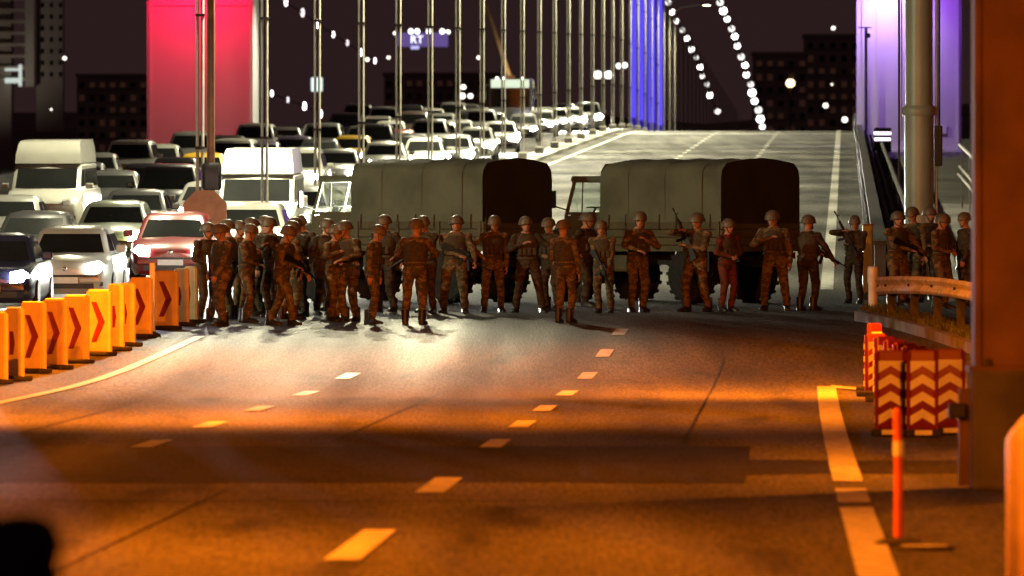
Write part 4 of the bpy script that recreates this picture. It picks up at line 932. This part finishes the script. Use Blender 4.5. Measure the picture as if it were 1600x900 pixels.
# traffic beacon foot hanging at the right board
# flexible orange post in front of them
Y = 70.5; root = empty('flexible_post', (px(1404, Y), Y, 0), label='slim orange flexible post on a round foot in front of the chevron boards', cat='post')
m = MB(); m.tube([(0, 0, .04), (0, 0, .5), (-.008, 0, .92)], [.034, .030, .028], 10); m.ball((-.008, 0, .92), (.028, .028, .03), 10, 6); m.build('post', mat('flex_orange', (.62, .12, .03), .5, 0, .15, 5), root, smooth=True)
m = MB(); m.lathe([(.17, 0), (.17, .025), (.10, .05), (.04, .06)], 18); m.build('foot', 'rubber', root)
m = MB(); m.lathe([(.036, .62), (.036, .72)], 10); m.build('reflective_band', 'white_film', root)
Y = 69.5; root = empty('manhole_cover', (px(1445, Y), Y, .002), label='worn round manhole cover beside the flexible post', cat='manhole cover')
m = MB(); m.lathe([(.17, 0), (.17, .03), (.15, .036), (.01, .036)], 20); m.build('lid', 'concrete', root)
m = MB(); m.lathe([(.172, 0), (.20, 0.002), (.20, .028), (.172, .03)], 20, caps=False); m.build('frame_ring', 'dark_steel', root)

# big brown pillar close by on the right, on a concrete base
Y = 86.0; x0 = px(1524, Y); root = empty('gantry_pillar', (x0 + .7, Y + .4, 0), label='big brown steel pillar on a dark concrete base at the right edge', cat='pillar')
m = MB(); m.cbox((0, 0, 1.02 + 4.0), (1.4, .8, 8.0), .02); m.build('shaft', 'rust_paint', root)
for x in (-.68,): MB().box((x, -.40, 5.0), (.05, .05, 8.0)).build('corner_trim', 'rust_paint', root)
m = MB(); m.cbox((0.02, -.02, .5), (1.50, .95, 1.0), .03); m.build('base', 'concrete_dark', root)
MB().box((0, -.01, 1.015), (1.5, .92, .035)).build('base_plate', 'rust_paint', root)
for k in range(4): MB().box((-.6 + .4 * k, -.41, 1.06), (.05, .05, .08)).build('bolt', 'dark_steel', root)
m = MB(); m.box((-.79, -.35, .44), (.10, .10, .82)); m.build('guard_post', 'rust_paint', root)
m = MB(); m.cbox((-.85, -.40, .66), (.16, .12, .13), .02); m.build('lock_box', 'black', root)
# bright plastic bollard at the very right
Y = 62.0; root = empty('plastic_bollard', (px(1628, Y), Y, 0), label='blurred bright orange plastic bollard in the bottom right corner', cat='bollard')
m = MB(); m.cbox((0, 0, .48), (.42, .40, .96), .06); m.build('body', 'orange_plastic', root, smooth=True)
m = MB(); m.loft([[(-.17, -.17, .962), (.17, -.17, .962), (.17, .17, .962), (-.17, .17, .962)], [(-.06, -.06, 1.10), (.06, -.06, 1.10), (.06, .06, 1.10), (-.06, .06, 1.10)]]); m.build('cap', 'orange_plastic', root)
MB().box((.02, -.202, .86), (.22, .008, .04)).build('slot', 'maroon_film', root)

# octagonal sign, seen from behind, on the nearest median post
Y = 214.5; root = empty('octagonal_sign', (px(321, Y), Y - .3, road_z(Y)), label='plain octagonal sign plate seen from the back, beneath a dark signal box', cat='sign')
c = pz(331, Y) - road_z(Y); r = .49
m = MB(); m.prism([(r * math.cos(R(22.5 + 45 * k)), c + r * math.sin(R(22.5 + 45 * k))) for k in range(8)], -.03, .0); m.build('plate', mat('sign_back', (.30, .13, .05), .6, 0, .12, 6), root)
for s in (-.2, .2): MB().box((0, -.045, c + s), (.55, .03, .05)).build('brace', mat('sign_back'  , (1, 1, 1)), root)
m = MB(); m.tube([(.12, .12, 0), (.12, .12, 11.5)], .085, 12); m.build('post', mat('brown_post', (.20, .10, .05), .6, .2, .2, 3), root, smooth=True)
m = MB(); m.cbox((.14, .10, pz(276, Y) - road_z(Y)), (.40, .26, .58), .06); m.build('signal_box', 'black', root, smooth=True)

# thick round gantry column behind the guardrail
Y = 204.0; root = empty('gantry_column', (px(1436, Y), Y, road_z(Y)), label='thick pale green round steel column with a flange, rising out of the frame', cat='column')
m = MB(); m.lathe([(.29, 0), (.29, 3.55)], 40, mi=0); m.build('lower_shaft', 'column_paint', root, smooth=True)
m = MB(); m.lathe([(.33, 3.50), (.34, 3.56), (.34, 3.64), (.30, 3.70)], 40); m.build('flange', 'column_paint', root, smooth=True)
m = MB(); m.lathe([(.275, 3.64), (.262, 12.0)], 40); m.build('upper_shaft', 'column_paint', root, smooth=True)
for x, r0, z0 in ((-.40, .022, 2.2), (-.35, .016, 3.0), (.345, .03, 0), (.40, .022, 2.6)): m = MB(); m.tube([(x, -.05, z0), (x, -.05, 11)], r0, 8); m.build('conduit', 'dark_steel' if x > .38 or x < -.38 else 'pole_paint', root)
m = MB(); m.cbox((.38, -.05, 2.9), (.16, .2, .8), .02); m.build('junction_box', 'dark_steel', root)
# pale post and white bucket-like bollard at the parapet end
Y = 197.0; root = empty('parapet_end_post', (px(1356, Y), Y, road_z(Y)), label='pale square end post of the parapet beside the dark soldier', cat='post')
m = MB(); m.cbox((0, 0, .72), (.20, .2, 1.44), .02); m.build('post', 'column_paint', root); MB().box((0, 0, 1.455), (.24, .24, .03)).build('cap', 'concrete', root)
Y = 186.0; root = empty('white_bollard', (px(1364, Y), Y, road_z(Y)), label='short white bollard at the left end of the guardrail', cat='bollard')
m = MB(); m.lathe([(.12, 0), (.085, .1), (.085, .56), (.10, .60), (.10, .86), (.07, .88)], 14); m.build('post', 'white_film', root, smooth=True)

# W-beam guardrail
root = empty('guardrail', (px(1375, 182), 182, road_z(182)), label='curved galvanised double wave guardrail in front of the right group of soldiers', cat='guardrail')
o = Vector(root.location); path = []
for k in range(15):
    t = k / 14; Y = 181.5 - 12 * t; path.append(Vector((px(1372 + 168 * t, Y), Y, pz(433 + 12 * t ** 1.3 - 5 * math.sin(math.pi * t), Y))))
prof = [(0, 0), (-.035, -.02), (-.055, -.06), (-.035, -.105), (0, -.13), (.012, -.155), (0, -.18), (-.035, -.205), (-.055, -.25), (-.035, -.29), (0, -.31)]
m = MB(); m.loft([[p - o + Vector((a * 1.0, a * .3, b)) for a, b in prof] for p in path], 0, False, closed=False); m.build('beam', 'rail_steel', root, smooth=True)
for k in (1, 4, 7, 10, 13):
    p = path[k] - o; gz = road_z(path[k].y) - o.z; MB().box((p.x + .10, p.y + .02, (p.z + gz) / 2 - .03), (.14, .10, p.z - gz - .02)).build('post', 'dark_steel', root)
    MB().ball((p.x - .005, p.y - .02, p.z - .155), (.03, .03, .03), 8, 5).build('bolt', 'dark_steel', root)
# walkway handrails right of the tower foot
root = empty('handrail', (px(1512, 330), 330, 2.85), label='white stair handrails between the purple tower and the brown pillar', cat='handrail'); o = Vector(root.location)
for (pa, qa, pb, qb, r0) in ((1499, 226, 1530, 256, .05), (1499, 260, 1530, 296, .04), (1497, 272, 1528, 308, .04)):
    m = MB(); m.tube([at(pa, qa, 345) - o, at(pb, qb, 318) - o], r0, 8); m.build('rail', mat('white_rail', (.75, .70, .70), .5, 0, .1, 3), root)
for t in (.15, .55, .95):
    a = at(1499, 226, 345) * (1 - t) + at(1530, 256, 318) * t; MB().tube([a - o, Vector((a.x, a.y, 2.85 - .2)) - o], .03, 6).build('baluster', 'steel', root)
# cabinet with two lit bars and slim camera mast before the tower
Y = 420.0; root = empty('lit_cabinet', (px(1379, Y), Y, pz(232, Y)), label='dark cabinet with two glowing horizontal bars at the foot of the purple tower', cat='cabinet')
m = MB(); m.cbox((0, .2, .35), (.72, .4, 1.0), .05); m.build('housing', 'black', root)
for k in (0, 1): MB().box((0, -.012, .62 - .24 * k), (.70 - .04 * k, .03, .12)).build('light_bar', glow('lit_bar', (1, .82, 1), 3), root)
m = MB(); m.box((0, .2, -.6), (.5, .3, .9)); m.build('stand', 'concrete_dark', root)
Y = 480.0; root = empty('camera_mast', (px(1353, Y), Y, road_z(Y) - .6), label='thin dark mast with a short cross arm before the left edge of the purple tower', cat='mast')
h = pz(43, Y) - road_z(Y) + .6; m = MB(); m.tube([(0, 0, 0), (0, 0, h)], .07, 8); m.build('mast', 'dark_steel', root); MB().box((-.05, 0, h), (.62, .07, .06)).build('cross_arm', 'dark_steel', root); MB().ball((.13, -.1, h - .38), (.08, .1, .13), 8, 6).build('camera', 'black', root)

# sodium street lamps that light the near road, above and beside the frame
def street_lamp(x, Y, h, arm, power, label, aim=(0, 0), col=SODIUM, ang=160):
    root = empty('street_lamp', (x, Y, road_z(Y) - .1), label=label, cat='street lamp', group='sodium street lamps by the near road')
    m = MB(); m.tube([(0, 0, 0), (0, 0, h - .6)], [.11, .07], 10); m.build('post', 'steel', root, smooth=True)
    m = MB(); m.tube([(0, 0, h - .6), (arm * .3, 0, h - .1), (arm, 0, h)], .05, 8); m.build('arm', 'steel', root, smooth=True)
    m = MB(); m.cbox((arm * 1.12, 0, h), (.75, .30, .16), .05); hd_ = m.build('lamp_head', 'dark_steel', root)
    MB().box((arm * 1.12, 0, h - .09), (.5, .22, .02)).build('lens', glow('sodium_lens' if col is SODIUM else 'mercury_lens', (1, .5, .1) if col is SODIUM else (1, .95, .7), 30), hd_)
    spot('lamp', hd_, (arm * 1.12, 0, h - .15), (arm * 1.12 + aim[0], aim[1], 0), power, col, ang, .8, .12)
S = POWER['sodium']
street_lamp(10.5, 136, 9.5, -3.0, S * 1.1, 'sodium street lamp beyond the brown pillar, right of the frame', (-3, 6), SODIUM, 132)
street_lamp(9.5, 92, 8.5, -2.0, S * .42, 'sodium street lamp beside the brown pillar, right of the frame', (-3, 2))
street_lamp(-10.5, 118, 10.0, 2.5, S * 1.4, 'sodium street lamp left of the near road, outside the frame', (3, 8))
street_lamp(-9.5, 70, 9.0, 2.5, S * .7, 'sodium street lamp by the bottom left corner, outside the frame', (4, 0))
street_lamp(6.5, 56, 8.0, -1.5, S * .2, 'sodium street lamp close to the camera on the right, outside the frame', (-3, 6))
street_lamp(-11.0, 158, 9.5, 2.0, S * .85, 'sodium street lamp beside the orange barriers, left of the frame', (6, -2))

street_lamp(-24.6, 174, 10.5, 2.2, 17000, 'pale street lamp beyond the far left parapet, left of the frame', (21, 19), (1, .90, .55), 56)  # unseen lamp added to light the truck canvas and the barriers
# ================================================================== FAR THINGS
# tower block on the far left, lit by an added flood
Y = 2800.0; k_ = Y / F_PX; root = empty('tower_block', (px(-20, Y), Y, 20), label='dim tower block with stacked balconies in the top left corner', cat='building')
m = MB(); m.box((-2, 8, 60), (17, 14, 120)); m.build('wall', 'block_dark', root)
MB().box((px(47, Y) - px(-20, Y), -1.2, (pz(-60, Y) + pz(136, Y)) / 2 - 20), (14 * k_, 4, 196 * k_)).build('stair_shaft', mat('shaft_wall', (.55, .52, .46), .8, 0, .1, .1), root)
MB().box((px(77, Y) - px(-20, Y), 6, 62), (42 * k_, 9, 104)).build('rear_wing', 'block_dark', root)
for i in range(9):
    MB().box((px(0, Y) - px(-20, Y), .2, pz(124 - 18 * i, Y) - 20), (78 * k_, 2.4, .9)).build('balcony', mat('balcony_wall', (.45, .40, .33), .85, 0, .15, .1), root)
for dz, dx, w_, h_ in ((109, 21, 26, 4), (126, 21, 26, 8), (118, 32, 5, 34)):
    MB().box((px(dx, Y) - px(-20, Y), -1.2, pz(dz, Y) - 20), (w_ * k_, .4, h_ * k_)).build('lit_frame', glow('white_window', (.78, .88, .80), .75), root)
for i in range(9):
    for j in range(3): MB().box((px(66 + 14 * j, Y) - px(-20, Y), 1.4, pz(116 - 18 * i, Y) - 20), (5 * k_, .2, 7 * k_)).build('window', 'dark_glass', root)
fl = MB(); fl.cbox((4, -30, 16), (1.2, .8, .8), .1); fl = fl.build('yard_floodlight', 'dark_steel', root); spot('flood_lamp', fl, (4, -29, 16.6), (2, 0, 42), 5200, (1, .86, .68), 120, .9, .3)  # flood added to brighten the shaft and balconies
# dim blocks on the right between the light strings and the tower
for bi, (a, b, q, lab) in enumerate(((1178, 1262, 86, 'dim block with faint window rows right of the hanging lights'), (1258, 1345, 58, 'dim taller block beside the purple tower'), (120, 232, 120, 'dim block behind the red tower on the left'), (600, 790, 118, 'low dark block behind the hanging posts'))):
    Y = 2500.0 + 60 * bi; k_ = Y / F_PX; root = empty('city_block', (px((a + b) / 2, Y), Y, 10), label=lab, cat='building')
    H = pz(q, Y) - 10; w_ = (b - a) * k_; MB().box((0, 8, H / 2), (w_, 16, H)).build('wall', 'block_dark', root); MB().box((0, 8, H + .4), (w_ + .8, 16.8, .8)).build('roof', 'block_dark', root)
    lit = mat('dim_window', (.05, .04, .03), .4, 0, .1, 1, emit=(.42, .17, .10), estr=.05)
    nc = int(w_ / 2.6)
    for r in range(int(H * .62 / 3.2)):
        if r % 2: MB().box((0, -.14, H - 1.6 - 3.2 * r + 1.9), (w_ * .98, .3, .35)).build('ledge', 'block_wall', root)
        for c in range(nc):
            x = -w_ / 2 + (c + .5) * w_ / nc; o_ = MB().box((x, -.05, H - 2.2 - 3.2 * r), (1.3, .12, 1.5)).build('window', lit if random.random() < .4 else 'dark_glass', root)
# lamp standards and lights of the far shore
def far_lamp(p, q, Y, r, col, st, label, post=0.0):
    root = empty('distant_lamp', at(p, q, Y) - Vector((0, 0, max(post, .5))), label=label, cat='lamp', group='distant lights'); rr = r * Y / F_PX; h = max(post, .5)
    MB().ball((0, 0, h), (rr, rr, rr), 10, 6).build('globe', glow('far_%s' % str(col), col, st), root)
    MB().tube([(0, 0, 0), (0, 0, h)], rr * .22, 6).build('post', 'rust_paint', root)
    return root
far_lamp(1235, 130, 1300, 7, (1, .72, .40), 4, 'warm street lamp on a reddish post, left of the purple tower', 6)
for (p, q, r, w_) in ((1290, 165, 4, 'between the warm street lamp and the purple tower'), (1320, 187, 4.5, 'low beside the purple tower edge'), (1302, 44, 3, 'high up beside the purple tower'), (1300, 132, 1.6, 'just right of the warm street lamp'), (101, 91, 3, 'on the dim block in the top left'), (80, 171, 1.6, 'above the white minibus'), (214, 231, 3.0, 'beside the foot of the red tower'), (607, 90, 2.6, 'left below the glowing sign'), (574, 93, 3, 'left of the glowing sign, near a twin post'), (617, 52, 2.6, 'left tip of the glowing sign'), (748, 90, 3, 'right below the glowing sign'), (700, 50, 3.5, 'upper right of the glowing sign'), (724, 136, 4, 'above two others left of the coach'), (722, 150, 5, 'right of two left of the coach'), (735, 150, 4, 'rightmost left of the coach'), (955, 117, 2, 'left of the white pair by the violet tower')):
    far_lamp(p, q, 2300, r, (1, .93, .80), 3, 'small distant light ' + w_)
for k, (p, q) in enumerate(((934, 117), (951, 117), (967, 103), (976, 102))):
    far_lamp(p, q, 2250, 6.5 if k < 2 else 4.5, (1, .98, .92), 3, ('left', 'right')[k % 2] + ' white light of the ' + ('lower' if k < 2 else 'upper') + ' pair beside the violet striped tower')
# strings of bulbs on the suspension cables
def cable(pts, r_px, label, blabel, col, thick=.10, stretch=1.0):
    root = empty('suspension_cable', pts[0], label=label, cat='cable'); o = Vector(root.location)
    MB().tube([p - o for p in pts], thick, 6).build('cable', 'dark_steel', root)
    for k, p in enumerate(pts):
        rr = r_px * p.y / F_PX * random.uniform(.72, 1.15); b = MB().ball((0, 0, 0), (rr, rr, rr * stretch), 10, 7).build('bulb', glow('bulb%s%d' % (blabel, k % 3), col, (4.5, 1.6, 9.0)[k % 3]), root); b.location = p - o + Vector((0, -.4, 0))
c1 = [at(p, q, 820 + 52 * k) for k, (p, q) in enumerate(((1036, -14), (1044, 4), (1050, 19), (1057, 33), (1066, 47), (1073, 60), (1080, 77), (1088, 90), (1094, 105), (1097, 119), (1105, 132), (1109, 149), (1121, 174)))]
cable(c1, 4.6, 'string of white bulbs sloping down right of the violet tower, the shorter one', 'a', (1, .96, .90))
c2 = [at(p, q, 800 + 48 * k) for k, (p, q) in enumerate(((1117, -12), (1125, 4), (1130, 17), (1136, 30), (1143, 45), (1148, 57), (1152, 72), (1158, 89), (1164, 102), (1166, 117), (1173, 132), (1175, 145), (1179, 158), (1185, 172), (1188, 186), (1191, 198)))]
cable(c2, 5.2, 'string of white bulbs sloping down to the road crest, the right one', 'b', (1, .97, .92))
c3 = [at(p, q, 900 + 30 * k) for k, (p, q) in enumerate(((447, 4), (473, 20), (497, 38), (521, 54), (543, 67), (564, 82), (586, 95)))]
cable(c3, 2.8, 'upper string of slim white lamps between the left posts', 'c', (1, .86, .92), .05, 2.4)
c4 = [at(p, q, 900 + 30 * k) for k, (p, q) in enumerate(((425, 146), (450, 156), (476, 166), (501, 178)))]
cable(c4, 2.8, 'lower string of slim white lamps between the left posts', 'd', (1, .86, .92), .05, 2.4)
# glowing sign with the readable letters, small lit board, slanting boom
Y = 2200.0; k_ = Y / F_PX; root = empty('glowing_sign', at(660, 62, Y), label='small violet glowing sign with white letters, behind the left posts', cat='sign')
MB().box((0, .6, 0), (80 * k_, .5, 22 * k_)).build('panel', glow('sign_violet', (.16, .10, .34), .8), root)
MB().box((-1.6, .34, -1.7), (13 * k_, .1, 5 * k_)).build('underline', glow('sign_pale', (.5, .5, .9), 1.2), root)
cu = bpy.data.curves.new('letters', 'FONT'); cu.body = 'RT'; cu.size = 17 * k_; cu.extrude = .1; cu.align_x = 'CENTER'
to = bpy.data.objects.new('t', cu); COL.objects.link(to); dg = bpy.context.evaluated_depsgraph_get(); me = bpy.data.meshes.new_from_object(to.evaluated_get(dg)); bpy.data.objects.remove(to)
me.materials.clear(); me.materials.append(glow('sign_white', (.88, .92, 1), 2.2)); lt_ = link('lettering', me, root); lt_.rotation_euler = (R(90), 0, 0); lt_.location = (-1.2, .2, -.75)
for k, x in enumerate((-18, -8, 10, 31)): b = MB().ball((x * k_, .2, 13 * k_), (.55, .55, .6), 10, 7).build('sign_lamp', glow('sign_lamp', (1, .98, .95), 3), root)
root = empty('lit_board', at(495, 132, 1900), label='small bluish white lit board left of the third twin post', cat='sign'); MB().cbox((0, 0, 0), (2.1, .3, 2.6), .2).build('panel', glow('board_blue', (.72, .90, .95), 1.3), root); MB().box((0, 0, -3.3), (.2, .2, 4)).build('post', 'dark_steel', root)
a, b = at(762, 14, 1200), at(797, 122, 1200); root = empty('crane_boom', b, label='slanting pale boom rising above the coach', cat='boom')
m = MB(); m.tube([(0, 0, 0), (a - b) * .55, (a - b) * 1.25], [.32, .24, .14], 8); m.build('boom', mat('boom_paint', (.5, .36, .2), .6, 0, .2, 1), root); m = MB(); m.cbox((0, 0, -.3), (1.2, .8, 1.2), .1); hb = m.build('hub', 'rust_paint', root); MB().cbox((.2, -3.0, -1.0), (.4, .3, .3), .05).build('work_lamp', 'dark_steel', hb); spot('work_lamp_beam', hb, (.2, -3.2, -.7), (-1.2, 0, 4.5), 900, (1, .72, .45), 120, .9, .2); m = MB(); m.tube([(0, 0, 0), (.3, 0, -8)], .25, 8); m.build('mast', 'rust_paint', root)  # lamp at the hub is added to brighten the boom

bpy.data.scenes.remove(WORK)
